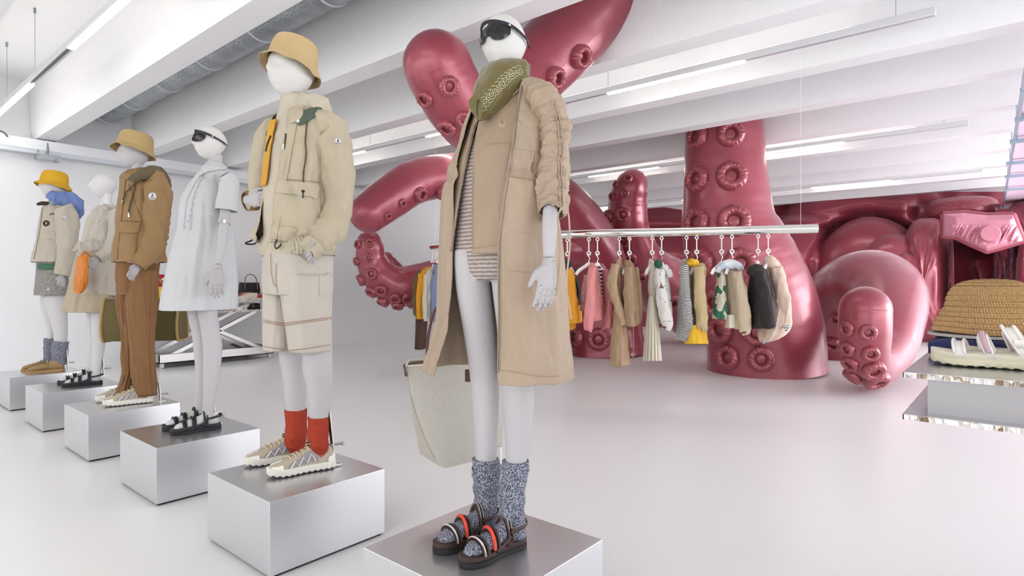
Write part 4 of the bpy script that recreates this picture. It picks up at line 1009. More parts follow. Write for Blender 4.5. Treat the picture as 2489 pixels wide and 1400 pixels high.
# parka
pr = [(272, 688, 786), (284, 668, 808), (305, 656, 822), (335, 650, 826), (400, 642, 814), (450, 636, 800), (500, 632, 794), (540, 628, 788), (562, 622, 784), (580, 624, 776), (592, 632, 768)]
def pf(th, t, z): return (.004+.010*max(0, t-.45))*nz(4*math.cos(th), 4*math.sin(th), z*5, 51)+.006*nz(7*math.cos(th)+z*9, 7*math.sin(th), z*3, 52)*t+.012*math.exp(-((t-.93)/.05)**2)*(1+nz(9*math.cos(th), 9*math.sin(th), 0, 53))
b = MB(); gloft(b, [r+(664-(r[0]-272)*.12, 700-(r[0]-272)*.17 if r[0] < 400 else 678-(r[0]-400)*.12) for r in pr], Y, .72, 130, 100, 2.4, 'open', pf)
crumple(b, .010, 5, 4, .6); park = b.build('parka', M_park, r5, smooth=60, solid=.004); pb = bvh(park)
b = MB(); gloft(b, [(284, 676, 790, 664, 716), (335, 655, 815, 656, 706), (400, 646, 806, 646, 690), (450, 640, 792, 641, 684), (500, 636, 786, 637, 680), (592, 640, 760, 641, 672)], Y, .70, 24, 30, 2.3, 'panel', folds(.003, 3, 9, 9)); b.build('inner_jacket', M_crm, r5, smooth=60)
b = MB(); gloft(b, [(305, 652, 822, 655, 672), (335, 648, 822, 650, 664), (400, 640, 812, 642, 654), (458, 633, 798, 634, 646)], Y, .73, 10, 20, 2.4, 'panel'); b.build('yellow_lining', M_ylw, park, smooth=60, solid=.006)
# placket
b = MB(); cpatch(b, pb, [(712, 268), (720, 280), (724, 292)], [(632, 586), (646, 588), (672, 592)], 8, 40, .006, .002); plk = b.build('front_placket', M_park, park, smooth=60)
def sl5(a, L, r): return .009*nz(L*9, math.cos(a)*1.2+L*4, math.sin(a)*1.2, 61)+.005*nz(L*22, math.cos(a)*1.8, math.sin(a)*1.8+L*8, 62)
b = MB(); mtube(b, [(765, 302, 22), (788, 306, 34), (806, 335, 40), (814, 390, 40), (818, 450, 38), (820, 500, 36), (806, 545, 36), (782, 575, 32), (760, 598, 26), (752, 606, 25)], 2.42, 48, 14, .95, fold=sl5, cap=True); crumple(b, .010, 5, 5, .7); slv5 = b.build('parka_sleeve', M_park, park, smooth=60); slb = bvh(slv5)
b = MB(); mtube(b, [(764, 594, 30), (748, 612, 27), (745, 615, 26)], 2.405, 40, 8, .95, fold=None, cap=True); cu = b.build('sleeve_cuff', M_park, slv5, smooth=50)
b = MB(); mtube(b, [(668, 300, 22), (650, 340, 30), (638, 390, 30), (634, 430, 30), (628, 465, 27), (614, 488, 24), (606, 490, 23)], 2.76, 40, 10, .95, fold=sl5); b.build('parka_sleeve', M_park, park, smooth=60)
b = MB(); mtube(b, [(620, 486, 25), (604, 489, 24), (598, 490, 22)], 2.765, 32, 6, .95, cap=False); b.build('sleeve_turnup', fabric('brown_facing', rgb(150, 112, 66)), park, smooth=60, solid=.003)
# pocket and trims
b = MB(); cpatch(b, pb, [(669, 462), (776, 470)], [(676, 540), (764, 554)], 18, 12, .004, .008); cpatch(b, pb, [(676, 540), (764, 554)], [(678, 548), (760, 560)], 18, 2, .004, 0); b.build('cargo_pocket', M_park, park, smooth=60)
b = MB(); cpatch(b, pb, [(670, 439), (724, 443), (777, 449)], [(666, 466), (682, 470), (748, 478), (764, 484), (771, 480)], 22, 8, .013, .003); fp = b.build('pocket_flap', M_park, park, smooth=60)
b = MB(); line_on(b, pb, [(672, 434), (724, 438), (776, 443)], .0012, .004, 8); line_on(b, pb, [(688, 335), (682, 380), (684, 408)], .001, .003, 8); line_on(b, pb, [(700, 320), (693, 360), (690, 410)], .001, .003, 8); b.build('seam_stitching', fabric('seam_tan', rgb(182, 168, 136)), park)
b = MB(); line_on(b, pb, [(698, 326), (696, 345), (693, 362)], .0045, .006, 6); b.build('zip_pull', M_cord, park)
b = MB(); line_on(b, pb, [(693, 352), (691, 366)], .005, .009, 4); b.build('zip_tab', M_chrome, park)
b = MB(); line_on(b, pb, [(750, 290), (744, 330), (741, 380), (738, 430), (738, 462)], .0032, .008, 12); ds = b.build('drawcord', M_cord, park); p, n = hitn(pb, 738, 466)
b = MB(); b.sphere(p+n*.012, (.009, .009, .007), 10, 6); b.tube([p+n*.012, p+n*.014+Vector((0, 0, -.03))], .003, 6, 1); b.build('cord_toggle', M_black, ds)
for x, y in ((656, 428), (651, 499), (643, 572)):
    b = MB(); p, n = hitn(pb, x, y); b.disc(p+n*.008, n, .0125 if y == 428 else .008, .004, 22); b.torus(p+n*.012, n, .006, .0012, 18, 6); b.build('button', plain('horn_button', rgb(206, 192, 160), .4), plk)
b = MB(); cpatch(b, pb, [(722, 284), (748, 268), (778, 262)], [(726, 308), (746, 300), (784, 272)], 14, 8, .012, .003); b.build('collar_facing', M_grn, park, smooth=60)
b = MB(); cpatch(b, pb, [(700, 276), (716, 266), (738, 262)], [(712, 304), (730, 296), (740, 282)], 10, 8, .016, .002); b.build('collar', M_park, park, smooth=60)
b = MB(); p, n = hitn(pb, 728, 297); b.disc(p+n*.016, n, .008, .003, 16); p, n = hitn(pb, 661, 327); b.disc(p+n*.010, n, .008, .003, 16); b.build('snap_button', plain('snap_stone', rgb(200, 200, 186), .4), park)
b = MB(); cpatch(b, pb, [(655, 314), (664, 316)], [(650, 330), (661, 334)], 4, 4, .011, 0); b.build('storm_tab', M_grn, park, smooth=60)
badge(r5, slb, 821, 343, .016)
b = MB(); b.tube([PY(658, 330, 2.55), PY(650, 350, 2.55), PY(646, 368, 2.55)], .004, 8, 4); b.build('drawcord', M_black, park)
b = MB()
b.tube([PY(*q, 2.50) for q in ((676, 577), (668, 596), (672, 604), (682, 596), (690, 580), (706, 574), (722, 580), (720, 592))], .0034, 8, 6)
b.sphere(PY(684, 574, 2.49), (.012, .012, .007), 10, 6); b.build('hem_cord', M_black, park); b = MB()
b.tube([PY(*q, 2.74) for q in ((628, 570), (612, 584), (598, 590), (600, 593), (620, 592), (630, 574))], .0038, 8, 5)
b.build('hem_cord', M_black, park)
# ribbed hem of the jumper
def rb(th, t, z): return .0035*math.sin(th*60)+.004*nz(5*math.cos(th), 5*math.sin(th), z*8, 7)
b = MB(); gloft(b, [(574, 640, 788), (590, 634, 806), (606, 634, 812), (622, 638, 812)], Y, .66, 360, 10, 2.3, 'full', rb); b.build('ribbed_jumper_hem', M_ribk, r5, smooth=60)
# shorts
def shf(th, t, z): return .006*nz(2.6*math.cos(th), 2.6*math.sin(th), z*2.2, 71)+.003*nz(6*math.cos(th), 6*math.sin(th), z*6, 72)
b = MB(); gloft(b, [(600, 642, 804), (630, 640, 805), (660, 640, 806), (700, 641, 806), (716, 646, 800)], Y, .72, 80, 24, 2.4, 'full', shf)
gloft(b, [(668, 690, 806), (700, 684, 806), (740, 688, 805), (800, 696, 804), (853, 703, 802)], 2.51, .95, 64, 24, 2.4, 'full', shf)
gloft(b, [(668, 640, 730), (700, 640, 728), (740, 640, 724), (800, 640, 720), (850, 640, 716)], 2.69, .95, 64, 24, 2.4, 'full', shf)
crumple(b, .004, 5, 6, .4); sh5 = b.build('shorts', M_short, r5, smooth=60, solid=.003); shb = bvh(sh5)
b = MB()
for pth in ([(642, 777), (672, 784), (690, 786), (710, 783), (750, 778), (804, 771)], [(642, 782), (690, 791), (720, 786), (804, 775)], [(704, 852), (750, 846), (801, 838)], [(642, 842), (690, 850)], [(674, 640), (674, 690), (684, 740), (696, 800), (702, 850)], [(712, 606), (730, 622), (758, 640)], [(661, 618), (662, 660), (668, 690), (674, 694)]):
    line_on(b, shb, pth, .0012, .0045, 12)
b.build('contrast_stitching', M_lace2, sh5)
b = MB(); cpatch(b, shb, [(776, 668), (800, 662)], [(776, 720), (800, 714)], 6, 8, .004, .002); b.build('side_pocket', M_short, sh5, smooth=60)
# socks
M_sor = rib('sock_orange', rgb(166, 56, 32), 60, .8)
for rows, yy, toe, heel, sd in (([(719, 994, 24.5), (719, 1012, 25), (718, 1030, 24), (719, 1050, 25), (718, 1070, 24), (720, 1082, 22), (722, 1098, 19)], 2.70, (1.330, 2.800), (1.622, 2.70), 1),
                                ([(774, 1013, 25), (774, 1032, 25), (773, 1050, 26), (772, 1066, 23), (774, 1080, 25), (775, 1092, 22), (777, 1108, 19)], 2.50, (1.318, 2.560), (1.615, 2.47), 2)):
    def sw(a, L, r, sd=sd): return .006*nz(L*30, math.cos(a)*.6+L*3, math.sin(a)*.6, sd+80)+.001*math.sin(a*22)
    b = MB(); mtube(b, rows, yy, 88, 12, 1.0, fold=sw); b.build('sock', M_sor, r5, smooth=70, label='slouched burnt orange ribbed sock'); sneaker(r5, toe, heel, sd)
rod(r5, PY(799, 1000, 2.47), PY(813, 1130, 2.47))
# =============== MANNEQUIN IN THE WHITE DRESS ===============
Y = 3.75
M_wht = fabric('white_poplin', rgb(228, 229, 230), .75, .02, 1200, .1, .35)
M_blk = plain('sandal_black', rgb(30, 30, 36), .5)
r4 = thing('mannequin', 'mannequin in a short white shirt dress with dark visor glasses and black sandals', 'mannequin', (1.52, Y, HP))
b = MB(); hc4, s4 = head_mesh(b, 511, 307, 389, Y, yaw=.05, feat=1.2, wid=1.0); head4 = b.build('head', M_head, r4, remesh=.004, smoothm=2, smooth=180); hb4 = bvh(head4)
b = MB()
gloft(b, [(375, 506, 541), (400, 504, 541), (420, 500, 546), (440, 490, 548), (520, 462, 545), (640, 458, 550), (700, 462, 550)], Y, 1.35, 32, 22, cap=True)
limb(b, [(690, 450, 505), (756, 455, 504), (790, 461, 508), (811, 466, 510), (850, 470, 512), (897, 474, 511), (961, 473, 503), (992, 471, 499), (1015, 468, 500)], 3.81, .95)
limb(b, [(690, 485, 545), (756, 480, 530), (780, 484, 532), (811, 489, 536), (846, 493, 541), (897, 493, 536), (961, 493, 525), (1000, 491, 521), (1022, 489, 522)], 3.67, .95)
mtube(b, [(549, 495, 8), (547, 510, 12), (545, 538, 12, -.02), (541, 580, 11.5, -.04), (533, 625, 9, -.06), (530, 644, 8.5, -.075)], 3.585, 20, 6)
b.build('body', M_man, r4, remesh=.006, smoothm=2, smooth=180)
b = MB(); b.tube([PY(545.5, 532, 3.568), PY(545, 545, 3.562)], .0335, 24, 1); ej = b.build('elbow_joint', M_hand, r4); b = MB(); q = PY(545, 538, 3.53); b.box(q-Vector((.006, .003, .008)), q+Vector((.006, .003, .010))); b.build('elbow_bolt', M_chrome, ej, smooth=0)
b = MB(); b.tube([PY(530, 643, 3.51), PY(529.5, 652, 3.51)], .024, 20, 1); b.build('wrist_joint', M_hand, r4)
b = MB(); pn = MB(); a = PY(529, 655, 3.51); c = PY(527, 728, 3.50); hand(b, a, c-a, Vector((-1, .3, 0)), .98, .05, .03, pn, flex=1); hnd = b.build('hand', M_hand, r4, remesh=.0028, smoothm=2, smooth=180); pn.build('finger_pin', M_pin, hnd)
def df(th, t, z): return (.004+.018*max(0, t-.25))*nz(4.2*math.cos(th), 4.2*math.sin(th), z*.8, 91)+.003*nz(9*math.cos(th), 9*math.sin(th), z*3, 92)*t
dr = [(402, 497, 547), (410, 490, 556), (420, 484, 563), (435, 473, 569), (455, 457, 571), (474, 445, 570), (500, 437, 568), (531, 433, 568), (566, 429, 570), (623, 413, 574), (666, 404, 576), (700, 397, 577), (742, 390, 577), (752, 388, 577)]
b = MB(); gloft(b, dr, Y, 1.22, 140, 100, 2.2, 'full', df); crumple(b, .004, 6, 9, .35); dress = b.build('shirt_dress', M_wht, r4, smooth=60, solid=.003); db = bvh(dress)
b = MB(); mtube(b, [(545, 424, 14), (556, 440, 22), (556, 462, 23), (553, 485, 24), (551, 503, 25), (550, 512, 25.5)], 3.585, 48, 10, .95, fold=sfold(.002, 14, 3), cap=False)
for v in b.v: pass
b.build('dress_sleeve', M_wht, dress, smooth=60, solid=.003)
b = MB(); cpatch(b, db, [(493, 406), (514, 402), (548, 398)], [(489, 428), (508, 419), (552, 412)], 16, 8, .010, .003); b.build('dress_collar', M_wht, dress, smooth=60)
b = MB(); gloft(b, [(397, 501, 544), (404, 498, 547), (412, 494, 551)], Y, 1.0, 40, 6, 2, 'full'); b.build('collar_stand', M_wht, dress, smooth=60, solid=.003)
b = MB(); line_on(b, db, [(489, 426), (470, 455), (455, 490), (450, 530), (448, 560)], .0016, .004, 12); line_on(b, db, [(497, 426), (480, 455), (468, 490), (464, 530), (462, 560)], .0016, .004, 12)
line_on(b, db, [(391, 735), (450, 741), (500, 743), (574, 748)], .0012, .002, 10) if 0 else None; b.build('placket_stitching', fabric('white_trim', rgb(214, 216, 222)), dress)
for i in range(9):
    b = MB(); x = 486-4.2*i; y = 440+14*i; p, n = hitn(db, x, y); b.disc(p, n, .0065, .004, 12); b.build('button', fabric('white_trim'), dress)
b = MB(); p, n = hitn(db, 491, 427); b.disc(p+n*.005, n, .007, .004, 14); b.build('collar_snap', M_steel, dress)
visor(r4, hb4, [(468, 323), (474, 320), (488, 321), (500, 326)], [(468, 343), (478, 345), (490, 344), (501, 336)], [(468, 323), (480, 321), (500, 326), (520, 335), (536, 344), (548, 352)], .010, .0055)
sandal(r4, (1.335, 3.835), (1.600, 3.80), accents=False, mat=M_blk); sandal(r4, (1.33, 3.70), (1.60, 3.655), accents=False, mat=M_blk)
for yy, toe, heel in ((3.81, (1.335, 3.835), (1.60, 3.80)), (3.67, (1.33, 3.70), (1.60, 3.655))):
    b = MB(); M, L = footmap(toe, heel, HP); footshape(b, M, .028, .036, .08); b.build('foot', M_head, r4, smooth=70)
rod(r4, PY(520, 985, 3.66), PY(524, 1030, 3.66))
# =============== MANNEQUIN IN BROWN JACKET AND TROUSERS ===============
Y = 4.94
M_brj = fabric('jacket_camel', rgb(168, 132, 84), .7, .04, 1200, .1, .5)
M_tro = fabric('trousers_brown', rgb(150, 106, 62), .8, .05, 1200, .12, .5)
M_olv = fabric('hood_olive', rgb(112, 98, 68), .75)
r3 = thing('mannequin', 'mannequin in a tan bucket hat, camel brown jacket, brown trousers and white trainers', 'mannequin', (1.45, Y, HP))
b = MB(); hc3, s3 = head_mesh(b, 327, 336, 410, Y, yaw=.05, feat=.8, wid=1.04); b.build('head', M_man, r3, remesh=.004, smoothm=2, smooth=180)
b = MB(); gloft(b, [(398, 316, 345), (425, 314, 345), (445, 300, 365), (480, 295, 385), (640, 288, 385)], Y, .7, 28, 20, cap=True)
b.build('body', M_man, r3, remesh=.006, smoothm=2, smooth=180)
hat('bucket_hat', r3, hc3+Vector((.0, 0, .030*s3)), .108, fabric('hat_tan', rgb(206, 176, 120), .85, .03, 900, .2), tilt=R(10), brim=1.30, hgt=.122, drop=.04, wav=.012, seed=5, up=.06)
jr = [(412, 312, 352), (420, 300, 372), (432, 292, 390), (450, 291, 396), (480, 289, 394), (523, 283, 396), (566, 278, 398), (600, 273, 402), (630, 270, 407), (638, 270, 407)]
b = MB(); gloft(b, jr, Y, .75, 100, 60, 2.3, 'full', folds(.006, 3, 4, 33)); crumple(b, .009, 4.5, 10, .6); jk = b.build('camel_jacket', M_brj, r3, smooth=60, solid=.004); jb = bvh(jk)
b = MB(); mtube(b, [(366, 428, 20), (378, 440, 25), (384, 480, 27), (382, 530, 26), (380, 570, 25), (368, 605, 23), (350, 628, 19), (336, 645, 16)], 4.74, 40, 12, .95, fold=sl5); crumple(b, .010, 5, 11, .7); js = b.build('jacket_sleeve', M_brj, jk, smooth=60); jsb = bvh(js)
b = MB(); pn = MB(); a = PY(337, 646, 4.74); c = PY(322, 664, 4.72); hand(b, a, c-a, Vector((-.2, -.1, 1)), .85, .2, .05, pn, flex=-1); hnd = b.build('hand', M_hand, r3, remesh=.003, smoothm=2, smooth=180)
b = MB(); cpatch(b, jb, [(302, 432), (330, 416), (366, 406)], [(308, 440), (335, 432), (372, 422)], 14, 8, .016, .004); b.build('jacket_collar', M_brj, jk, smooth=60)
def hfo(a, L, r): return .012*nz(L*12, math.cos(a), math.sin(a), 36)
b = MB(); mtube(b, [(322, 440, 6), (342, 428, 11), (368, 423, 17), (391, 434, 19), (402, 452, 14), (403, 464, 6)], 4.74, 36, 8, .8, fold=hfo); crumple(b, .012, 8, 46, .6); b.build('jacket_hood', M_olv, jk, smooth=60)
b = MB(); cpatch(b, jb, [(292, 563), (336, 568)], [(288, 610), (330, 618)], 14, 10, .004, .010); b.build('cargo_pocket', M_brj, jk, smooth=60)
b = MB(); cpatch(b, jb, [(293, 539), (341, 542)], [(288, 561), (300, 566), (330, 567), (340, 563)], 14, 6, .013, .003); b.build('pocket_flap', M_brj, jk, smooth=60)
b = MB(); cpatch(b, jb, [(295, 434), (307, 436)], [(272, 632), (286, 632)], 5, 30, .007, 0); b.build('front_placket', M_brj, jk, smooth=60)
b = MB(); line_on(b, jb, [(290, 536), (316, 538), (343, 539)], .0015, .004, 8); line_on(b, jb, [(313, 448), (322, 470), (345, 540)], .0015, .003, 8); b.build('seam_stitching', fabric('camel_thread', rgb(136, 102, 60)), jk)
b = MB(); line_on(b, jb, [(332, 446), (326, 470), (318, 500), (314, 522)], .0045, .010, 8); line_on(b, jb, [(340, 440), (312, 466), (308, 476), (302, 490)], .0045, .014, 8); b.build('drawcord', M_cord, jk)
b = MB(); line_on(b, jb, [(315, 518), (316, 528)], .007, .010, 3); line_on(b, jb, [(303, 487), (302, 496)], .007, .012, 3); b.build('cord_end', M_chrome, jk)
badge(r3, jsb, 371, 477, .028, (238, 234, 230))
def tf(th, t, z): return .010*nz(3*math.cos(th), 3*math.sin(th), z*2.5, 37)+.006*nz(6*math.cos(th), 6*math.sin(th), z*7, 38)
b = MB(); gloft(b, [(625, 282, 390), (650, 281, 387), (680, 281, 385), (700, 283, 383), (716, 288, 376)], Y, 1.02, 72, 20, 2.3, 'full', tf)
gloft(b, [(655, 312, 386), (700, 308, 386), (740, 308, 383), (811, 314, 378), (860, 318, 377), (897, 320, 379), (925, 322, 382), (948, 324, 384), (960, 326, 384)], 4.86, .9, 64, 40, 2.2, 'full', tf)
gloft(b, [(655, 282, 350), (700, 281, 343), (740, 283, 336), (811, 291, 335), (860, 294, 334), (897, 297, 332), (925, 293, 326), (945, 283, 322), (953, 280, 320)], 5.04, .9, 64, 40, 2.2, 'full', tf)
crumple(b, .010, 5, 12, .45); tro = b.build('trousers', M_tro, r3, smooth=60, solid=.003); tb = bvh(tro)
b = MB(); line_on(b, tb, [(372, 655), (368, 700), (366, 800), (366, 880), (372, 950)], .0015, .003, 12); b.build('side_seam', M_lace2, tro)
sneaker(r3, (1.325, 4.91), (1.63, 4.83), 3); sneaker(r3, (1.34, 5.13), (1.64, 5.03), 4)
rod(r3, PY(386, 930, 4.82), PY(390, 975, 4.82))
# green holdall
M_hold = fabric('holdall_olive', rgb(112, 98, 50), .75, .05, 700, .2, .3)
M_tan = fabric('tan_piping', rgb(196, 164, 108), .7)
o0 = P(256, 830, 4.62); hb = thing('holdall', 'long olive green canvas holdall with tan piping held behind the brown-trousered mannequin', 'bag', tuple(o0))
ax = (RT*.985+FW*.17).normalized(); ay = (FW*.985-RT*.17).normalized(); d0 = 4.62
b = MB(); W0 = .54; hB = .32; prof = [(-.02, 0), (-.045, .06), (-.05, .14), (-.03, .24), (0, hB), (.06, hB+.005), (.12, hB-.01), (.16, .24), (.19, .12), (.185, .02), (.16, 0)]
pp, _r = resample([Vector((x, z, 0)) for x, z in prof+[prof[0]]], [1]*12, 5); rg = []
for i in range(21):
    u = i/20; rg.append([o0+ax*(u*W0-.01)+ay*(v.x*(1-.04*math.sin(PI*u)))+Vector((0, 0, v.y+.004*nz(u*6, v.x*8, v.y*8, 2))) for v in pp])
b.loft(rg, True, True, True); b.build('bag_body', M_hold, hb, smooth=50)
for u in (0, 1):
    b = MB(); b.tube([p for p in rg[-1 if u else 0]]+[rg[-1 if u else 0][0]], .010, 8, 1); b.build('piping', M_tan, hb)
b = MB(); b.tube([o0+ax*.16+Vector((0, 0, hB)), o0+ax*.18+ay*.05+Vector((0, 0, hB+.14)), o0+ax*.30+ay*.05+Vector((0, 0, hB+.19)), o0+ax*.40+ay*.05+Vector((0, 0, hB+.12)), o0+ax*.42+Vector((0, 0, hB))], .008, 8, 6); b.build('handle', M_tan, hb)
# =============== MANNEQUIN IN THE CREAM BELTED DRESS ===============
Y = 6.14
M_bel = fabric('dress_cream', rgb(218, 210, 196), .8, .03, 1100, .1, .5)
M_bei = fabric('coat_sand', rgb(206, 190, 162), .75, .04, 1000, .1, .4)
M_mgr = plain('mannequin_grey', rgb(204, 202, 203), .75)
r2 = thing('mannequin', 'bare-headed mannequin in a cream belted dress over a sand skirt with black sandals', 'mannequin', (1.62, Y, HP))
b = MB(); hc2, s2 = head_mesh(b, 252, 423, 482, Y, yaw=0, feat=1.3, wid=1.0); b.build('head', M_mgr, r2, remesh=.004, smoothm=2, smooth=180)
b = MB(); gloft(b, [(470, 246, 273), (496, 244, 273), (515, 235, 285), (640, 222, 285)], Y, .7, 28, 16, cap=True)
limb(b, [(700, 204, 238), (751, 208, 236), (811, 213, 238), (850, 215, 238), (900, 213, 232), (922, 212, 230)], 6.22, .95)
limb(b, [(700, 221, 266), (769, 221, 261), (811, 222, 259), (833, 223, 257), (876, 221, 251), (906, 219, 246), (925, 218, 245)], 6.05, .95)
b.build('body', M_mgr, r2, remesh=.007, smoothm=2, smooth=180)
b = MB(); gloft(b, [(498, 240, 276), (504, 230, 290), (515, 221, 297), (531, 212, 296), (552, 205, 294), (572, 201, 290), (586, 198, 288), (592, 200, 287), (602, 196, 290), (640, 190, 298), (680, 186, 306), (712, 186, 308), (722, 190, 308)], Y, .78, 96, 70, 2.2, 'full', lambda th, t, z: (.006+.03*max(0, t-.4))*nz(3.6*math.cos(th), 3.6*math.sin(th), z*1.1, 41), hem=lambda th, t: -.05*max(0, t-.6)*math.cos(th+2.2))
crumple(b, .009, 6, 14, .5); dr2 = b.build('belted_dress', M_bel, r2, smooth=60, solid=.003); d2 = bvh(dr2)
b = MB(); gloft(b, [(600, 198, 285), (640, 184, 285), (700, 170, 285), (740, 157, 280), (757, 154, 278)], 6.22, .6, 80, 36, 2.2, 'full', folds(.02, 4, 1, 43), ); b.build('sand_skirt', M_bei, r2, smooth=60, solid=.003)
b = MB(); mtube(b, [(276, 508, 13), (284, 525, 17), (284, 555, 17), (281, 585, 17), (266, 606, 16), (248, 622, 13), (240, 628, 11)], 5.96, 36, 10, .95, fold=sl5); crumple(b, .008, 7, 15, .7); b.build('dress_sleeve', M_bel, dr2, smooth=60)
b = MB(); pn = MB(); a = PY(240, 628, 5.96); c = PY(222, 645, 5.93); hand(b, a, c-a, Vector((-.2, -.1, 1)), .85, .2, .05, pn, flex=-1); b.build('hand', M_hand, r2, remesh=.003, smoothm=2, smooth=180)
def bf(a, L, r): return .010*nz(L*16, math.cos(a)*1.5, math.sin(a)*1.5, 44)
b = MB(); mtube(b, [(183, 598, 7), (200, 603, 13), (225, 600, 15), (246, 606, 12), (262, 600, 8)], 6.0, 28, 10, .6, fold=bf); crumple(b, .014, 9, 48, .6); mtube(b, [(205, 604, 10), (222, 616, 12), (240, 628, 9)], 5.99, 24, 8, .5, fold=bf); mtube(b, [(178, 610, 4), (190, 604, 5), (205, 606, 5)], 6.0, 12, 4)
b.build('knotted_belt', M_bel, dr2, smooth=60)
b = MB(); cpatch(b, d2, [(222, 528), (242, 534)], [(220, 538), (240, 542)], 6, 4, .008, 0); b.build('pocket_flap', M_bel, dr2, smooth=60); badge(r2, d2, 272, 522, .02)
sandal(r2, (1.36, 6.25), (1.63, 6.20), accents=False, mat=M_blk); sandal(r2, (1.35, 6.08), (1.63, 6.02), accents=False, mat=M_blk)
for toe, heel in (((1.36, 6.25), (1.63, 6.20)), ((1.35, 6.08), (1.63, 6.02))):
    b = MB(); M, L = footmap(toe, heel, HP); footshape(b, M, .028, .036, .08); b.build('foot', M_mgr, r2, smooth=70)
rod(r2, PY(250, 870, 6.02), PY(252, 912, 6.02))
og = thing('pouch', 'bright orange soft pouch hanging from the hand of the mannequin in the belted cream dress', 'bag', tuple(PY(196, 712, 5.86)))
b = MB(); gloft(b, [(621, 192, 212), (632, 188, 213), (655, 184, 214), (680, 181, 213), (700, 180, 208), (713, 181, 200)], 5.86, .3, 60, 30, 2.8, 'full', folds(.008, 2, 4, 45), cap=True); crumple(b, .012, 6, 45, .4); b.build('pouch_body', fabric('orange_nylon', rgb(240, 140, 30), .5, .04, 800, .1, .4), og, smooth=60)
b = MB(); b.tube([PY(196, 626, 5.86), PY(206, 612, 5.9), PY(222, 625, 5.93)], .008, 8, 5); b.build('pouch_strap', fabric('orange_nylon', None), og)
# =============== MANNEQUIN IN THE YELLOW HAT ===============
Y = 7.33
r1 = thing('mannequin', 'farthest mannequin in a bright yellow bucket hat, cream jacket with blue hood and grey shorts', 'mannequin', (1.47, Y, HP))
b = MB(); hc1, s1 = head_mesh(b, 131, 424, 482, Y, yaw=0, feat=.9, wid=1.02); b.build('head', M_mgr, r1, remesh=.004, smoothm=2, smooth=180)
b = MB(); gloft(b, [(470, 118, 146), (490, 118, 148), (515, 108, 165), (640, 98, 160)], Y, .7, 28, 16, cap=True)
limb(b, [(690, 100, 128), (715, 98, 132), (740, 97, 136), (790, 112, 138), (811, 114, 137), (850, 115, 133), (890, 112, 130)], 7.40, .95)
limb(b, [(690, 118, 156), (712, 112, 162), (728, 107, 165), (770, 118, 165), (811, 129, 165), (850, 130, 162), (890, 130, 156)], 7.26, .95)
b.build('body', M_mgr, r1, remesh=.007, smoothm=2, smooth=180)
hat('bucket_hat', r1, hc1+Vector((0, 0, .022*s1)), .108, fabric('hat_yellow', rgb(246, 190, 40), .85, .03, 900, .2), tilt=R(7), brim=1.32, hgt=.125, drop=.042, wav=.012, seed=8, up=.05)
b = MB(); gloft(b, [(488, 118, 150), (494, 108, 164), (504, 103, 172), (520, 99, 176), (537, 95, 176), (560, 91, 178), (589, 87, 178), (615, 79, 176), (632, 74, 174), (638, 74, 172)], Y, .75, 90, 50, 2.3, 'full', folds(.006, 3, 4, 51)); crumple(b, .007, 5, 17, .6)
j1 = b.build('cream_jacket', fabric('jacket_cream', rgb(218, 208, 190), .8, .03, 1000, .1, .4), r1, smooth=60, solid=.003); j1b = bvh(j1)
b = MB(); mtube(b, [(150, 502, 18), (160, 520, 22), (163, 555, 22), (163, 590, 21), (160, 625, 19), (153, 655, 16), (150, 668, 15)], 7.13, 36, 10, .95, fold=sl5); crumple(b, .009, 5, 18, .7); j1s = b.build('jacket_sleeve', fabric('jacket_cream', None), j1, smooth=60); badge(r1, bvh(j1s), 157, 530, .022)
b = MB(); mtube(b, [(128, 478, 11), (140, 482, 13), (158, 486, 18), (176, 495, 21), (187, 512, 14), (188, 522, 6)], 7.2, 40, 10, .8, fold=hfo, rnd='both'); crumple(b, .016, 7, 47, .6); b.build('blue_hood', fabric('hood_blue', rgb(128, 152, 212), .75, .05, 900, .1, .4), j1, smooth=60)
b = MB(); mtube(b, [(126, 498, 8), (135, 484, 11), (146, 474, 12), (154, 470, 9)], 7.22, 24, 6, .6, fold=hfo); b.build('chambray_collar', fabric('chambray', rgb(168, 186, 204), .8), r1, smooth=60)
b = MB(); mtube(b, [(90, 497, 3), (104, 494, 5), (120, 496, 4)], 7.25, 12, 4); b.build('neck_tie', fabric('tie_olive', rgb(70, 64, 44)), r1)
b = MB(); cpatch(b, j1b, [(106, 560), (134, 564)], [(106, 580), (133, 582)], 8, 5, .006, .006); b.build('patch_pocket', fabric('jacket_cream', None), j1, smooth=60)
b = MB(); p, n = hitn(j1b, 113, 543); b.torus(p+n*.006, n, .022, .008, 20, 8); b.build('felt_letter', plain('felt_dark', rgb(60, 44, 40), .9), j1, label='dark letter O patch')
b = MB(); line_on(b, j1b, [(122, 523), (127, 519), (132, 522)], .004, .005, 4); line_on(b, j1b, [(104, 505), (98, 560), (84, 630)], .0018, .004, 8); b.build('embroidery', plain('felt_dark', None), j1)
b = MB(); pn = MB(); a = PY(150, 668, 7.13); c = PY(148, 694, 7.12); hand(b, a, c-a, Vector((-1, 0, 0)), .85, .08, .06, pn); b.build('hand', M_hand, r1, remesh=.003, smoothm=2, smooth=180)
b = MB(); gloft(b, [(630, 89, 164), (645, 89, 164), (670, 88, 165), (690, 86, 166), (705, 84, 167), (717, 84, 166)], Y, .6, 80, 24, 2.3, 'full', folds(.010, 3, 2, 55)); st1 = b.build('grey_shorts', pattern('melange_grey', 'marl', rgb(198, 194, 186), rgb(146, 144, 138), 170), r1, smooth=60, solid=.003); s1b = bvh(st1)
b = MB(); cpatch(b, s1b, [(94, 641), (137, 641)], [(94, 656), (137, 656)], 12, 4, .012, .01); b.build('green_waist_pouch', fabric('pouch_green', rgb(72, 120, 88), .7), r1, smooth=60); badge(r1, s1b, 118, 704, .014, (120, 116, 110))
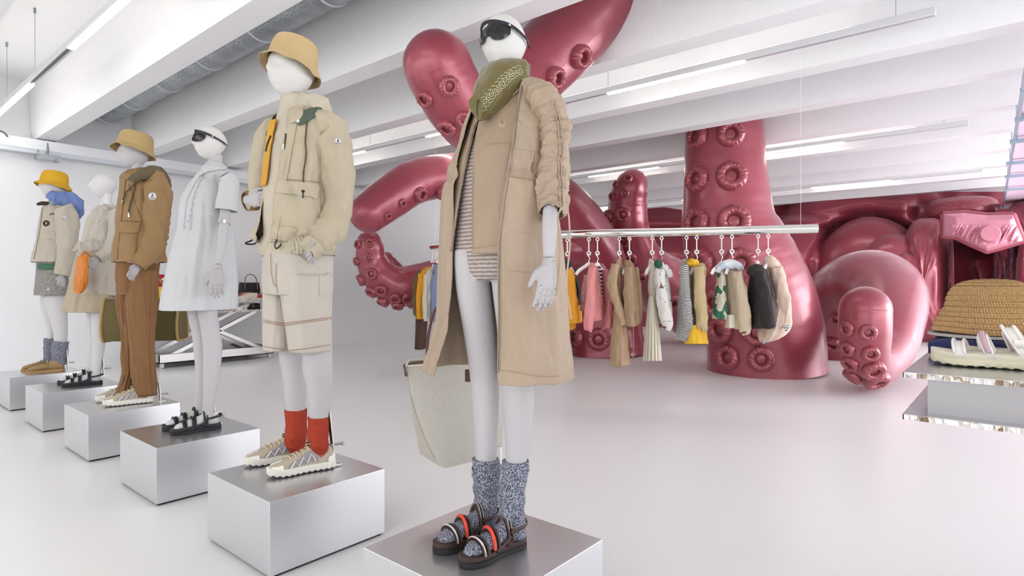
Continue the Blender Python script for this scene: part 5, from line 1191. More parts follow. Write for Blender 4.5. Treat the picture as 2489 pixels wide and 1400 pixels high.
for rows, yy, toe, heel, sd in (([(123, 822, 8.5), (123, 840, 8.5), (123, 858, 8), (124, 875, 8)], 7.42, (1.335, 7.47), (1.63, 7.42), 1), ([(147, 830, 17), (146, 838, 16.5), (145, 850, 17), (145, 866, 16), (144, 886, 14)], 7.24, (1.335, 7.27), (1.63, 7.20), 2)):
    def sw(a, L, r, sd=sd): return .005*nz(L*26, math.cos(a)*.8+L*6, math.sin(a)*.8, sd+90)
    if sd == 1: rows = [(a, c, 14) for a, c, d in rows]
    b = MB(); mtube(b, rows, yy, 40, 10, 1.0, fold=sw); b.build('sock', M_marl, r1, smooth=70, label='slouched navy and white marled sock')
    M, L = footmap(toe, heel, HP); b = MB(); sole(b, M, 0, .022, .046, 1.03); sh = b.build('shoe', plain('gum_sole', rgb(176, 138, 92), .7), r1, smooth=50, label='tan suede lace-up shoe')
    b = MB(); footshape(b, M, .018, .046, .10, 24, 28, x0=.01, x1=.99); b.build('shoe_upper', fabric('suede_tan', rgb(190, 156, 108), .9), sh, smooth=70)
    b = MB()
    for k in range(5): strap(b, M, .42+.06*k, .034, .085-.012*k, .008, .01, .003, .03)
    b.build('laces', fabric('lace_green', rgb(44, 66, 46)), sh)
rod(r1, PY(162, 850, 7.19), PY(165, 900, 7.19))
# =============== HANGING RAIL AND GARMENTS ===============
zr = 1.64
R1 = P(1988, 553, 5.0); R1.z = zr; R3 = P(1362, 568, 5.65); R3.z = zr; R5 = P(1050, 600, 7.5); R5.z = zr
def rail_pt(t):
    pts = [R1, (R1+R3)/2+Vector((-.0, 0, 0)), R3, R3.lerp(R5, .5)+Vector((-.05, 0, 0)), R5]
    t = max(0, min(.9999, t)); i = int(t*4); u = t*4-i
    return catmull(pts[max(i-1, 0)], pts[i], pts[i+1], pts[min(i+2, 4)], u)
rail = thing('clothes_rail', 'long polished chrome tube hung horizontally on thin cables as a clothes rail', 'clothes rail', (R3.x, R3.y, zr-.035))
b = MB(); rp = [rail_pt(i/60) for i in range(61)]; b.tube(rp, .038, 28, 1); b.build('rail_tube', M_chrome, rail, smooth=50)
for px_, tt_ in ((1957, .045), (1060, .97)):
    p = rail_pt(tt_); b = MB(); b.tube([p+Vector((0, 0, .03)), Vector((p.x, p.y, 3.84))], .0013, 6, 1); b.build('suspension_cable', M_ceil, rail)
def rail_t_at(px):
    best = min(range(601), key=lambda i: abs(proj(rail_pt(i/600))[0]-px)); return best/600
M_hang = plain('hanger_white', rgb(236, 234, 232), .5)
def hanger(px, label, yaw=0, drop=.345, scale=1):
    p = rail_pt(rail_t_at(px)); t_ = thing('coat_hanger', label, 'hanger', (p.x, p.y, p.z-.05), 'white hangers on the chrome rail')
    tg = Vector((math.cos(yaw), math.sin(yaw), 0)); z0 = p.z-.05; sd = Vector((-tg.y, tg.x, 0))
    b = MB(); a = Vector((p.x, p.y, z0)); b.torus(a+Vector((0, 0, -.005)), -FW, .013, .005, 18, 8); b.bar(a-Vector((0, 0, .018)), a-Vector((0, 0, .115)), .010, .006); b.torus(a-Vector((0, 0, .133)), -FW, .016, .006, 18, 8)
    b.tube([a+Vector((0, 0, .006)), a+Vector((0, 0, .02))], .005, 6, 1)
    b.build('chain_link', M_hang, t_)
    b = MB(); h = a-Vector((0, 0, .146)); b.tube([h+tg*.008+Vector((0, 0, .004)), h+Vector((0, 0, .010)), h-tg*.012+Vector((0, 0, -.006)), h+tg*.008+Vector((0, 0, -.03)), h+Vector((0, 0, -.06)), h+Vector((0, 0, -.085))], .003, 6, 5); b.build('hook', M_chrome, t_)
    b = MB(); q = h+Vector((0, 0, -.10)); b.tube([q-tg*.18*scale+Vector((0, 0, -.085)), q-tg*.14*scale+Vector((0, 0, -.05)), q-tg*.05*scale+Vector((0, 0, -.008)), q+Vector((0, 0, .012)), q+tg*.05*scale+Vector((0, 0, -.008)), q+tg*.14*scale+Vector((0, 0, -.05)), q+tg*.18*scale+Vector((0, 0, -.085))], [.016, .019, .017, .02, .017, .019, .016], 12, 4, flat=.55, up=(0, 0, 1))
    b.build('shoulder_bar', M_hang, t_, smooth=50); return p
HG = [(1364, 'white hanger half hidden behind the coat sleeve string'), (1379, 'white hanger above the dark green hood'), (1432, 'empty-shouldered white hanger over the pale pink blouse'), (1453, 'white hanger inside the pink jacket'), (1506, 'white hanger of the long tan shirt coat'), (1529, 'white hanger of the darker tan jacket'),
      (1585, 'white hanger of the ivory pleated dress'), (1609, 'white hanger of the floral blouse'), (1669, 'white hanger of the gingham shirt'), (1693, 'white hanger above the yellow hood'), (1755, 'white hanger of the green printed top'), (1780, 'white hanger above the pale blue patterned hood'), (1842, 'white hanger of the dark brown jacket'), (1868, 'white hanger of the pale pink beige jacket at the rail end')]
for x, l in HG: hanger(x, l, yaw=-.35, scale={1432: .8, 1755: .7}.get(x, .42))
for x, l in ((1046, 'white hanger of the olive jacket at the far left'), (1051, 'white hanger of the yellow jacket at the far left'), (1058, 'white hanger of the cream jacket at the far left'), (1064, 'white hanger of the blue shirt at the far left')):
    hanger(x, l, yaw=-.5, scale=.5)
def garment(name, label, cat, mat, rows, sleeves=(), pxr=None, dd=0, k=1.6, fold=.012, extras=(), seed=0, thick=.003, grp='garments on the chrome rail', fz=2.0, crm=.008):
    p = rail_pt(rail_t_at(pxr if pxr else (rows[0][1]+rows[0][2])/2)); d = depth(p)+dd
    rws = []
    def C(px, py, e=0): return P(px, py, d+e)
    g = thing(name, label, cat, tuple(C((rows[0][1]+rows[0][2])/2, rows[-1][0])), grp)
    b = MB(); rings = []; n = 56
    for t_, r in interp_rows([tuple(q[:3]) for q in rows], 40):
        c = C((r[1]+r[2])/2, r[0]); hw = (r[2]-r[1])/2*d/F; ring = []; a_ = min(.16, max(.05, hw*k))*(1 if t_ > .12 else .35+5.4*t_)
        for j in range(n):
            th = 2*PI*j/n; w = 1+0*th; f_ = fold*(.3+t_)*(nz(3*math.cos(th), 3*math.sin(th), c.z*fz, seed)+.5*nz(7*math.cos(th), 7*math.sin(th), c.z*fz, seed+1))
            ring.append(c+RT*((hw+f_*.5)*math.cos(th))+FW*((a_+f_)*math.sin(th))+Vector((0, 0, 0)))
        rings.append(ring)
    b.loft(rings, True, True, False); crumple(b, crm, 8, seed, .45); o = b.build('garment_body', mat, g, smooth=60); bb = bvh(o)
    for i, (sr, e) in enumerate(sleeves):
        b = MB(); pts = [C(x, y, e) for x, y, r in sr]; b.tube(pts, [r*d/F for x, y, r in sr], 32, 10, fold=lambda a, L, r: .006*nz(L*11, math.cos(a), math.sin(a), seed+i)+.004*nz(L*24, math.cos(a)*1.6, math.sin(a)*1.6, seed+i+5), flat=.8)
        crumple(b, crm, 8, seed+2, .5); b.build('sleeve', mat, g, smooth=60)
    return g, bb, C, d
FAB = .86
FB = lambda n, *c: fabric(n, rgb(*c), .75, .05, 900, .12, .4)
# right group
mo = FB('rail_orange', 240, 164, 40); mg = FB('rail_darkgreen', 30, 46, 44)
g, bb, C, d = garment('hooded_jacket', 'orange yellow jacket with a dark green hood, first on the rail beside the coat', 'jacket', mo, [(637, 1362, 1378), (650, 1358, 1386), (680, 1354, 1393), (730, 1354, 1396), (790, 1358, 1400), (802, 1362, 1390)], [([(1382, 656, 9), (1388, 690, 12), (1391, 740, 13), (1396, 785, 12)], -.14)], 1364, seed=1)
b = MB(); b.sphere(C(1374, 642, -.10), (.065, .06, .05), 20, 12); crumple(b, .012, 9, 3); b.build('hood', mg, g, smooth=60)
g, bb, C, d = garment('hooded_jacket', 'dark green hooded jacket with an orange lower half behind the orange one', 'jacket', mg, [(648, 1376, 1390), (665, 1378, 1400), (700, 1384, 1412), (735, 1388, 1410), (742, 1392, 1408)], [], 1379, dd=.16, seed=2)
b = MB(); rg = [[C(x+(u-.5)*w, y, .16+dz) for (u, dz) in ((0, 0), (.25, -.08), (.5, -.1), (.75, -.08), (1, 0), (.5, .1))] for y, x, w in ((715, 1402, 18), (740, 1403, 30), (780, 1404, 32), (786, 1404, 30))]; b.loft(rg, True, True, True); b.build('lower_panel', mo, g, smooth=60, subsurf=1)
b = MB(); b.sphere(C(1393, 664, .05), (.07, .06, .05), 20, 12); crumple(b, .012, 9, 4); b.build('hood', mg, g, smooth=60)
garment('blouse', 'pale pink crinkled blouse on an open hanger', 'blouse', pattern('pale_pink_crinkle', 'marl', rgb(246, 214, 208), rgb(232, 178, 176), 90), [(668, 1419, 1428), (690, 1414, 1430), (730, 1410, 1428), (752, 1408, 1424), (756, 1410, 1420)], [], 1432, dd=.10, seed=3)
mp = FB('rail_pink', 238, 152, 152)
garment('denim_jacket', 'pastel pink jacket with long sleeves hanging open', 'jacket', mp, [(638, 1436, 1446), (650, 1432, 1454), (700, 1428, 1462), (760, 1424, 1463), (776, 1422, 1462), (782, 1424, 1450)], [([(1440, 650, 8), (1436, 690, 11), (1434, 740, 12), (1430, 795, 11), (1430, 800, 10)], -.12)], 1445, seed=4)
garment('striped_top', 'black and white striped top between the two pink jackets', 'top', pattern('bw_stripe', 'stripe', rgb(235, 232, 232), rgb(26, 24, 28), 9), [(644, 1450, 1458), (660, 1449, 1464), (700, 1452, 1466), (728, 1456, 1466)], [], 1453, dd=.02, seed=5)
garment('satin_jacket', 'dusty rose satin jacket next to the long tan shirt coat', 'jacket', fabric('rail_rose', rgb(206, 124, 126), .45, .05, 900, .05, .5), [(640, 1458, 1466), (655, 1461, 1474), (700, 1464, 1483), (760, 1466, 1488), (798, 1462, 1486), (803, 1464, 1482)], [([(1470, 655, 7), (1478, 700, 9), (1481, 750, 10), (1476, 797, 9)], -.1)], 1462, dd=.12, seed=6)
mt = FB('rail_tan', 190, 160, 128); mt2 = FB('rail_darktan', 172, 142, 112)
garment('shirt_coat', 'very long tan shirt coat reaching lowest on the rail', 'coat', mt, [(628, 1502, 1512), (640, 1496, 1512), (690, 1494, 1512), (720, 1494, 1514), (780, 1489, 1522), (840, 1485, 1528), (885, 1483, 1530), (889, 1484, 1520)], [([(1496, 642, 8), (1489, 680, 10), (1494, 715, 10), (1508, 760, 9), (1515, 790, 8)], -.13)], 1506, seed=7, fz=.7)
g, bb, C, d = garment('shirt_jacket', 'darker tan jacket with a loose tie hanging from its hem', 'jacket', mt2, [(632, 1518, 1534), (645, 1516, 1542), (690, 1514, 1550), (740, 1514, 1555), (785, 1516, 1556), (795, 1518, 1542)], [([(1528, 650, 9), (1528, 700, 12), (1530, 750, 13), (1532, 792, 11)], -.14), ([(1543, 650, 6), (1550, 700, 8), (1552, 745, 9), (1549, 785, 8)], -.02)], 1529, seed=8)
b = MB(); b.tube([C(1539, 790, -.05), C(1540, 830, -.04), C(1539, 878, -.05)], .006, 6, 4, flat=.4); b.tube([C(1519, 790, -.1), C(1517, 802, -.1), C(1518, 815, -.1)], .006, 6, 4, flat=.4); b.build('waist_tie', mt2, g)
miv = fabric('rail_ivory', rgb(232, 224, 206), .75, .03, 900, .1, .3)
g, bb, C, d = garment('pleated_dress', 'ivory dress with a pleated skirt', 'dress', miv, [(627, 1578, 1584), (645, 1576, 1592), (690, 1576, 1595), (722, 1576, 1594)], [], 1585, seed=9)
b = MB(); rg = []
for i in range(14):
    y = 720+157*i/13; hw = 9+12.5*(i/13)**.8; cx_ = 1586-.5*i/13; row = []
    for j in range(96):
        th = 2*PI*j/96; r_ = 1+.07*(1 if j % 6 < 3 else -1)*(.3+i/13); row.append(C(cx_+hw*math.cos(th)*r_, y, .16*math.sin(th)*r_*(.6+.4*i/13)))
    rg.append(row)
b.loft(rg, True, True, False); b.build('pleated_skirt', miv, g, smooth=25)
g, bb, C, d = garment('blouse', 'white blouse printed with fine dark flowers and a green collar', 'blouse', pattern('floral_white', 'floral', rgb(236, 232, 226), rgb(120, 90, 92), 24), [(640, 1596, 1606), (655, 1595, 1618), (700, 1594, 1628), (750, 1596, 1634), (776, 1600, 1636), (780, 1604, 1632)], [([(1604, 655, 9), (1606, 700, 12), (1614, 750, 14), (1622, 788, 12), (1618, 800, 8)], -.13)], 1609, seed=10)
b = MB(); b.sphere(C(1600, 641, -.10), (.03, .04, .04), 16, 10); b.build('collar', FB('rail_bottle', 50, 92, 78), g)
b = MB(); b.tube([C(1612, 648, -.08), C(1624, 662, -.09), C(1629, 674, -.09)], [.03, .035, .02], 12, 4, fold=sfold(.01, 20)); b.build('ruffle', pattern('floral_white', 'floral', None, None), g)
garment('gingham_shirt', 'black and white gingham overshirt', 'shirt', pattern('gingham', 'check', rgb(226, 222, 218), rgb(86, 82, 84), 110), [(628, 1660, 1668), (642, 1656, 1674), (700, 1651, 1678), (760, 1646, 1682), (815, 1644, 1684), (828, 1648, 1674)], [([(1662, 645, 8), (1666, 700, 10), (1670, 760, 10), (1674, 800, 9)], -.12)], 1669, seed=11)
mk_ = FB('rail_khaki', 206, 184, 140)
g, bb, C, d = garment('hooded_jacket', 'khaki jacket with a yellow hood and yellow lining below the hem', 'jacket', mk_, [(638, 1684, 1708), (650, 1680, 1716), (700, 1680, 1712), (760, 1680, 1716), (800, 1684, 1720), (806, 1688, 1716)], [([(1700, 648, 10), (1700, 700, 13), (1704, 750, 13), (1708, 798, 11)], -.14)], 1693, dd=.02, seed=12)
my = FB('rail_yellow', 242, 190, 46)
b = MB(); b.sphere(C(1683, 639, -.08), (.07, .06, .045), 20, 12); crumple(b, .015, 10, 5); b.build('hood', my, g, smooth=60)
b = MB(); rg = [[C(1692+hw*math.cos(2*PI*j/40)*(1+.05*math.sin(j)), y, .14*math.sin(2*PI*j/40)) for j in range(40)] for y, hw in ((790, 26), (800, 27), (810, 27.5), (822, 28), (830, 28.5), (836, 28.5))]; b.loft(rg, True, False, False); crumple(b, .016, 7, 9, .4); b.build('lining_hem', my, g, smooth=60, solid=.003)
g, bb, C, d = garment('printed_top', 'sleeveless top with a green and cream abstract print', 'top', pattern('green_print', 'blotch', rgb(64, 118, 100), rgb(224, 218, 196), 11), [(655, 1744, 1758), (680, 1742, 1763), (720, 1738, 1764), (770, 1731, 1765), (774, 1733, 1764)], [], 1755, seed=13)
mbg = FB('rail_beige', 212, 192, 164)
g, bb, C, d = garment('hooded_jacket', 'beige jacket with a pale blue and white patterned hood', 'jacket', mbg, [(650, 1762, 1794), (662, 1764, 1804), (700, 1766, 1808), (750, 1768, 1815), (795, 1770, 1818), (799, 1775, 1810)], [([(1792, 660, 10), (1798, 700, 13), (1806, 750, 14), (1812, 800, 12), (1812, 806, 11)], -.14)], 1780, dd=.04, seed=14)
b = MB(); b.tube([C(1742, 660, -.06), C(1752, 648, -.08), C(1770, 642, -.08), (C(1790, 644, -.08)), C(1802, 656, -.06)], [.02, .03, .036, .034, .022], 20, 5, fold=sfold(.012, 14)); b.build('hood', pattern('blue_white_print', 'blotch', rgb(206, 218, 236), rgb(236, 236, 236), 14), g, smooth=60)
b = MB(); rg = [[C(1778+hw*math.cos(2*PI*j/40), y, .12*math.sin(2*PI*j/40)) for j in range(40)] for y, hw in ((765, 16), (775, 16), (785, 17), (797, 17))]; b.loft(rg, True, True, False); crumple(b, .012, 8, 10, .4); b.build('lining_hem', miv, g, smooth=60)
mdb = fabric('rail_darkbrown', rgb(40, 29, 30), .7, .05, 900, .1, .5)
g, bb, C, d = garment('hooded_jacket', 'dark brown hooded jacket, darkest garment at the right end of the rail', 'jacket', mdb, [(642, 1832, 1850), (655, 1826, 1860), (700, 1822, 1870), (750, 1822, 1876), (790, 1822, 1880), (798, 1826, 1870)], [([(1846, 660, 11), (1856, 710, 14), (1864, 760, 14), (1868, 796, 11)], -.14)], 1842, seed=15)
b = MB(); b.sphere(C(1838, 658, -.10), (.075, .08, .06), 20, 12); crumple(b, .014, 9, 6); b.build('hood', mdb, g, smooth=60)
mpb = FB('rail_pinkbeige', 232, 204, 186)
g, bb, C, d = garment('zip_jacket', 'pale pink beige jacket with gingham lining, last garment on the right of the rail', 'jacket', mpb, [(626, 1854, 1884), (645, 1862, 1898), (690, 1868, 1906), (740, 1862, 1912), (790, 1846, 1920), (820, 1845, 1892), (832, 1850, 1866)], [([(1888, 650, 12), (1898, 700, 15), (1906, 750, 16), (1908, 790, 14)], -.12)], 1868, dd=.10, seed=16)
b = MB(); b.tube([C(1866, 630, -.06), C(1876, 640, -.1), C(1888, 650, -.06)], [.04, .05, .03], 16, 4, fold=sfold(.01, 20)); b.build('collar', mpb, g, smooth=60)
b = MB(); b.tube([C(1900, 790, -.13), C(1912, 800, -.13)], [.05, .045], 20, 3, flat=.7); b.tube([C(1852, 832, -.02), C(1874, 820, -.04), C(1880, 816, -.04)], [.02, .03, .02], 12, 3, flat=.6); b.build('gingham_lining', pattern('gingham_small', 'check', rgb(230, 226, 222), rgb(60, 58, 60), 90), g, smooth=60)
# far left group
gl = 'garments at the far left end of the rail'
garment('field_jacket', 'olive green jacket, leftmost garment on the rail', 'jacket', FB('rail_olive', 112, 92, 54), [(655, 1020, 1042), (665, 1010, 1040), (700, 1006, 1036), (768, 1007, 1030)], [([(1014, 668, 6), (1010, 700, 7), (1010, 766, 6)], -.1)], 1046, seed=21, grp=gl)
garment('long_trousers', 'long dark brown trousers hanging below the olive jacket', 'trousers', FB('rail_brown', 78, 52, 36), [(700, 1014, 1038), (765, 1011, 1040), (800, 1010, 1038), (848, 1008, 1034)], [], 1047, dd=.1, seed=22, grp=gl, crm=.003)
garment('shell_jacket', 'bright yellow jacket with white shoulder next to the olive one', 'jacket', FB('rail_gold', 244, 170, 34), [(648, 1040, 1052), (660, 1022, 1050), (700, 1016, 1046), (775, 1013, 1036)], [([(1024, 665, 6), (1019, 710, 7), (1018, 770, 6)], -.08)], 1051, dd=-.06, seed=23, grp=gl)
garment('cotton_jacket', 'cream cotton jacket between the yellow jacket and the blue shirt', 'jacket', miv, [(650, 1046, 1058), (662, 1036, 1060), (700, 1032, 1060), (780, 1030, 1052)], [([(1038, 668, 6), (1035, 710, 7), (1034, 774, 6)], -.08)], 1058, dd=-.12, seed=24, grp=gl)
garment('denim_shirt', 'light blue shirt half hidden by the beige coat', 'shirt', FB('rail_blue', 136, 156, 196), [(642, 1052, 1072), (662, 1054, 1084), (700, 1046, 1090), (778, 1052, 1080), (783, 1056, 1076)], [], 1064, dd=-.18, seed=25, grp=gl)
# =============== SCISSOR TABLE AT THE BACK WALL ===============
tb0 = thing('scissor_table', 'wheeled steel scissor-lift display table by the back wall', 'table', (3.9, 9.3, 0))
X0, X1, Yf, Yb = 3.08, 4.72, 8.95, 9.75
M_hc = NT('honeycomb_edge'); M_hc.set(Roughness=.35, Metallic=.6)
v_ = M_hc.n('ShaderNodeTexVoronoi'); v_.inputs['Scale'].default_value = 75; mp_ = M_hc.n('ShaderNodeMapping'); mp_.inputs['Scale'].default_value = (1, 1, .45); M_hc.l(M_hc.co(), mp_.inputs[0]); M_hc.l(mp_.outputs[0], v_.inputs['Vector'])
M_hc.l(M_hc.ramp(v_.outputs['Color'], [(.15, rgb(150, 128, 108)), (.4, rgb(206, 196, 186)), (.7, rgb(238, 236, 234))]), M_hc.b.inputs['Base Color']); M_hc.bump(v_.outputs['Distance'], 1, .01); M_hc = M_hc.m
M_slab = plain('slab_aluminium', rgb(196, 198, 202), .22, .85)
b = MB(); b.box((X0, Yf, .07), (X1, Yf+.012, .19)); b.box((X0, Yb-.012, .07), (X1, Yb, .19)); b.box((X0, Yf, .07), (X0+.012, Yb, .19)); b.box((X1-.012, Yf, .07), (X1, Yb, .19)); b.box((X0, Yf, .07), (X1, Yb, .082)); b.build('base_tray', M_steel, tb0, smooth=0)
for x in (X0+.05, X1-.05):
    for y in (Yf+.04, Yb-.04):
        b = MB(); b.tube([(x-.018, y, .032), (x+.018, y, .032)], .032, 18, 1); b.box((x-.025, y-.02, .055), (x+.025, y+.02, .075)); b.build('caster', plain('caster_white', rgb(220, 220, 220), .4, .3), tb0)
for y in (Yf+.08, Yb-.1):
    for a, c in (((X0+.12, .14), (X1-.25, .74)), ((X1-.12, .14), (X0+.25, .74))):
        b = MB(); b.bar((a[0], y, a[1]), (c[0], y, c[1]), .05, .05); b.build('scissor_arm', M_steel, tb0, smooth=0)
b = MB(); b.tube([((X0+X1)/2, Yf+.05, .42), ((X0+X1)/2, Yb-.05, .42)], .025, 14, 1); b.build('pivot_bar', M_steel, tb0)
for z0, z1 in ((.745, .77), (.895, .918)):
    b = MB(); b.box((X0-.1, Yf, z0), (X1+.4, Yb, z1)); s = b.build('shelf', M_slab, tb0, smooth=0); b = MB(); b.box((X0-.1, Yf-.004, z0+.002), (X1+.4, Yf, z1-.002)); b.build('honeycomb_edge', M_hc, s, smooth=0)
b = MB()
for x in (X0+.05, 3.9, X1+.2): b.box((x, Yf+.2, .77), (x+.02, Yb-.1, .895))
b.build('shelf_support', M_slab, tb0, smooth=0)
def shoe_small(name, label, cat, x, y, z, L, hd, cu, cs, kids=True, grp=None, h=.09):
    r_ = thing(name, label, cat, (x, y, z), grp); f_ = Vector((math.cos(hd), math.sin(hd), 0))
    for s in (-.055, .055):
        o_ = Vector((x, y, 0))+Vector((-f_.y, f_.x, 0))*s; M, LL = footmap(o_+f_*L/2, o_-f_*L/2, z)
        b = MB(); sole(b, M, 0, .028, .046, 1.05); so = b.build('sole', cs, r_, smooth=50)
        b = MB(); footshape(b, M, .02, .044, h, 20, 24, x0=.01, x1=.99); b.build('upper', cu, r_, smooth=70)
        b = MB()
        for k in range(4): strap(b, M, .42+.07*k, .034, h-.012-.010*k, .007, .01, .003, .03)
        b.build('laces', plain('lace_white', rgb(240, 238, 232), .8), r_)
zt1 = .919; zt0 = .771
def atT(px, z, Y_=9.15): return PY(px, 700, Y_).x
cr_ = plain('shoe_cream', rgb(232, 222, 200), .6); rd_ = plain('shoe_red', rgb(176, 30, 52), .5); wt_ = plain('shoe_white', rgb(236, 234, 228), .6)
shoe_small('trainers', 'cream trainers with red heels on the upper shelf of the scissor table', 'shoes', atT(601, 0, 9.08), 9.08, zt1, .27, PI*1.02, cr_, wt_)
shoe_small('trainers', 'white and red shoes at the right end of the upper shelf', 'shoes', atT(634, 0, 9.1), 9.1, zt1, .27, PI*.98, rd_, wt_)
shoe_small('clogs', 'white clogs on the lower shelf of the scissor table', 'shoes', atT(584, 0, 9.05), 9.05, zt0, .24, PI*1.1, wt_, wt_, h=.075)
shoe_small('trainers', 'black shoes on the lower shelf of the scissor table', 'shoes', atT(608, 0, 9.08), 9.08, zt0, .26, PI, plain('shoe_black', rgb(24, 24, 26), .5), plain('shoe_black2', rgb(30, 30, 32), .6), h=.075)
shoe_small('trainers', 'red and yellow shoes behind the cream trainers', 'shoes', atT(592, 0, 9.3), 9.32, zt1, .27, PI*.95, rd_, plain('shoe_yellow', rgb(240, 190, 40), .6), h=.10)
# black handbag with tan handles
xh = atT(606, 0, 9.5); hbg = thing('handbag', 'black handbag with tan leather trim and upright handle on the scissor table', 'handbag', (xh, 9.5, zt1))
b = MB(); rg = []
for i in range(13):
    u = i/12; w = .19-.03*u; dp = .07-.04*u; z = zt1+.25*u
    rg.append([Vector((xh+w*math.copysign(abs(math.cos(2*PI*j/32))**.5, math.cos(2*PI*j/32)), 9.5+dp*math.copysign(abs(math.sin(2*PI*j/32))**.6, math.sin(2*PI*j/32)), z+.02*u*abs(math.cos(2*PI*j/32)))) for j in range(32)])
b.loft(rg, True, True, True); b.build('bag_body', plain('bag_black', rgb(24, 22, 24), .5), hbg, smooth=50)
b = MB(); b.tube([(xh-.10, 9.44, zt1+.16), (xh-.10, 9.44, zt1+.27), (xh-.07, 9.46, zt1+.37), (xh, 9.47, zt1+.40), (xh+.07, 9.46, zt1+.37), (xh+.10, 9.44, zt1+.27), (xh+.10, 9.44, zt1+.16)], .012, 8, 6, flat=.5); b.tube([(xh+.165, 9.5, zt1), (xh+.175, 9.5, zt1+.12), (xh+.15, 9.5, zt1+.26)], .012, 8, 4); b.build('handle', plain('tan_leather', rgb(150, 98, 62), .5), hbg)
# yellow and red bags at the left end
for nm, lb, px_, z0, z1, w, col in (('beach_bag', 'yellow bag at the left end of the scissor table, between the mannequins', 388, zt1, zt1+.21, .14, (246, 196, 40)), ('beach_bag', 'dark red bag standing on the yellow one', 391, zt1+.212, zt1+.38, .11, (176, 28, 48))):
    x = atT(px_, 0, 9.2); g = thing(nm, lb, 'bag', (x, 9.2, z0)); b = MB(); rg = []
    for i in range(11):
        u = i/10; q = math.sin(PI*(.12+.76*u))**.4
        rg.append([Vector((x+w*q*math.cos(2*PI*j/28), 9.2+.09*q*math.sin(2*PI*j/28), z0+(z1-z0)*u)) for j in range(28)])
    b.loft(rg, True, True, True); b.build('bag_body', plain('bag_%d' % col[0], rgb(*col), .45), g, smooth=60)
    b = MB(); b.torus((x, 9.2, z0+(z1-z0)*.55), (0, 0, 1), w*.985, .006, 30, 6); b.disc((x, 9.2-.088, z0+(z1-z0)*.62), (0, -1, 0), .018, .004, 16); b.build('trim', plain('bag_trim', rgb(238, 230, 210), .6), g)
# =============== HONEYCOMB DISPLAY, FRONT RIGHT ===============
dd_ = 1.4; zt2 = P(2193, 904, dd_).z; xe = P(2193, 904, dd_).x; ye = P(2193, 904, dd_).y
ds_ = thing('display_table', 'low silver display table made of honeycomb-edged aluminium slabs at the right edge', 'display table', (xe+.4, ye-.5, 0))
for z1, nm in ((zt2, 'top_slab'), (P(2194, 1006, dd_).z, 'lower_slab')):
    b = MB(); b.box((xe+.002, ye-1.3, z1-.013), (xe+.86, ye-.002, z1)); o = b.build(nm, M_slab, ds_, smooth=0)
    b = MB(); b.box((xe, ye-1.3, z1-.0125), (xe+.003, ye-.001, z1-.0008))
    rnd = random.Random(5); yy = ye-1.3
    while yy < ye-.006:
        w = rnd.uniform(.003, .008); b.box((xe-.0025*rnd.random(), yy, z1-.0118), (xe+.001, yy+w*.6, z1-.0015)); yy += w
    b.box((xe, ye-.003, z1-.0125), (xe+.86, ye, z1-.0008)); b.build('honeycomb_edge', M_hc, o, smooth=0)
b = MB(); b.box((xe+.045, ye-1.25, P(2194, 1006, dd_).z), (xe+.80, ye-.045, zt2-.013)); b.build('spacer_box', plain('spacer_alu', rgb(150, 148, 150), .35, .8), ds_, smooth=0)
b = MB(); b.box((xe+.25, ye-1.1, 0), (xe+.6, ye-.40, P(2194, 1006, dd_).z-.013)); b.build('pedestal', M_slab, ds_, smooth=0)
ZT = zt2+.0005
def onT(px, py): return G(px, py, zt2)
# sandals
def sandal_pale(label, toe, heel, acc):
    M, L = footmap(toe, heel, zt2); base = plain('sandal_ivory', rgb(226, 218, 196), .6)
    r_ = thing('sandal', label, 'sandal', ((toe[0]+heel[0])/2, (toe[1]+heel[1])/2, zt2), 'ivory sandals on the display table')
    b = MB(); sole(b, M, .002, .017, .046, 1.05, 60, .004, .008); b.build('outsole', plain('sole_ivory', rgb(224, 218, 190), .7), r_, smooth=40)
    b = MB(); sole(b, M, .0185, .034, .046, .99, 48, 0, .008); b.build('footbed', base, r_, smooth=40)
    b = MB(); leather = plain('strap_ivory', rgb(234, 230, 224), .35)
    for x, H, wd in ((.76, .036, .075), (.56, .05, .05), (.34, .075, .08)):
        tw = {.76: .03, .56: .07, .34: .16}[x]; x -= tw*.6
        M2 = (lambda a, y, z, tw=tw, H=H: M(a+tw*max(0, z-.026)/H, y, z))
        strap(b, M2, x, wfoot(x, 1, .047), H, wd*1.3, 0, .003, .026)
        for q in (-.5, .5): cordarc(b, M2, x+wd*q*1.1, wfoot(x, 1, .047), H+.001, .0032, 0, .026)
    for sg in (-1, 1): b.tube([M(.36, sg*.036, .066), M(.2, sg*.034, .062), M(.06, sg*.028, .06), M(.0, 0, .062)], .009, 8, 5, flat=.35, up=(0, 0, 1))
    b.build('strap', leather, r_, smooth=50)
    b = MB(); cordarc(b, lambda a, y, z: M(a+.07*max(0, z-.026)/.05, y, z), .518, wfoot(.56, 1, .047)*1.02, .054, .0058, 0, .026); b.build('lilac_cord', plain('cord_lilac', rgb(196, 160, 172), .5), r_)
t0_ = onT(2262, 882)
dv = (RT*.74-FW*.67).normalized()
sandal_pale('ivory sandal with a lilac cord strap, front one of the pair on the display table', (t0_.x, t0_.y), tuple((t0_+dv*.262)[:2]), 1)
t1_ = t0_+Vector((.085, -.045, 0)); sandal_pale('rear ivory sandal of the pair, partly behind the front one', (t1_.x+.02, t1_.y), tuple((t1_+dv*.262+Vector((.03, 0, 0)))[:2]), 1)
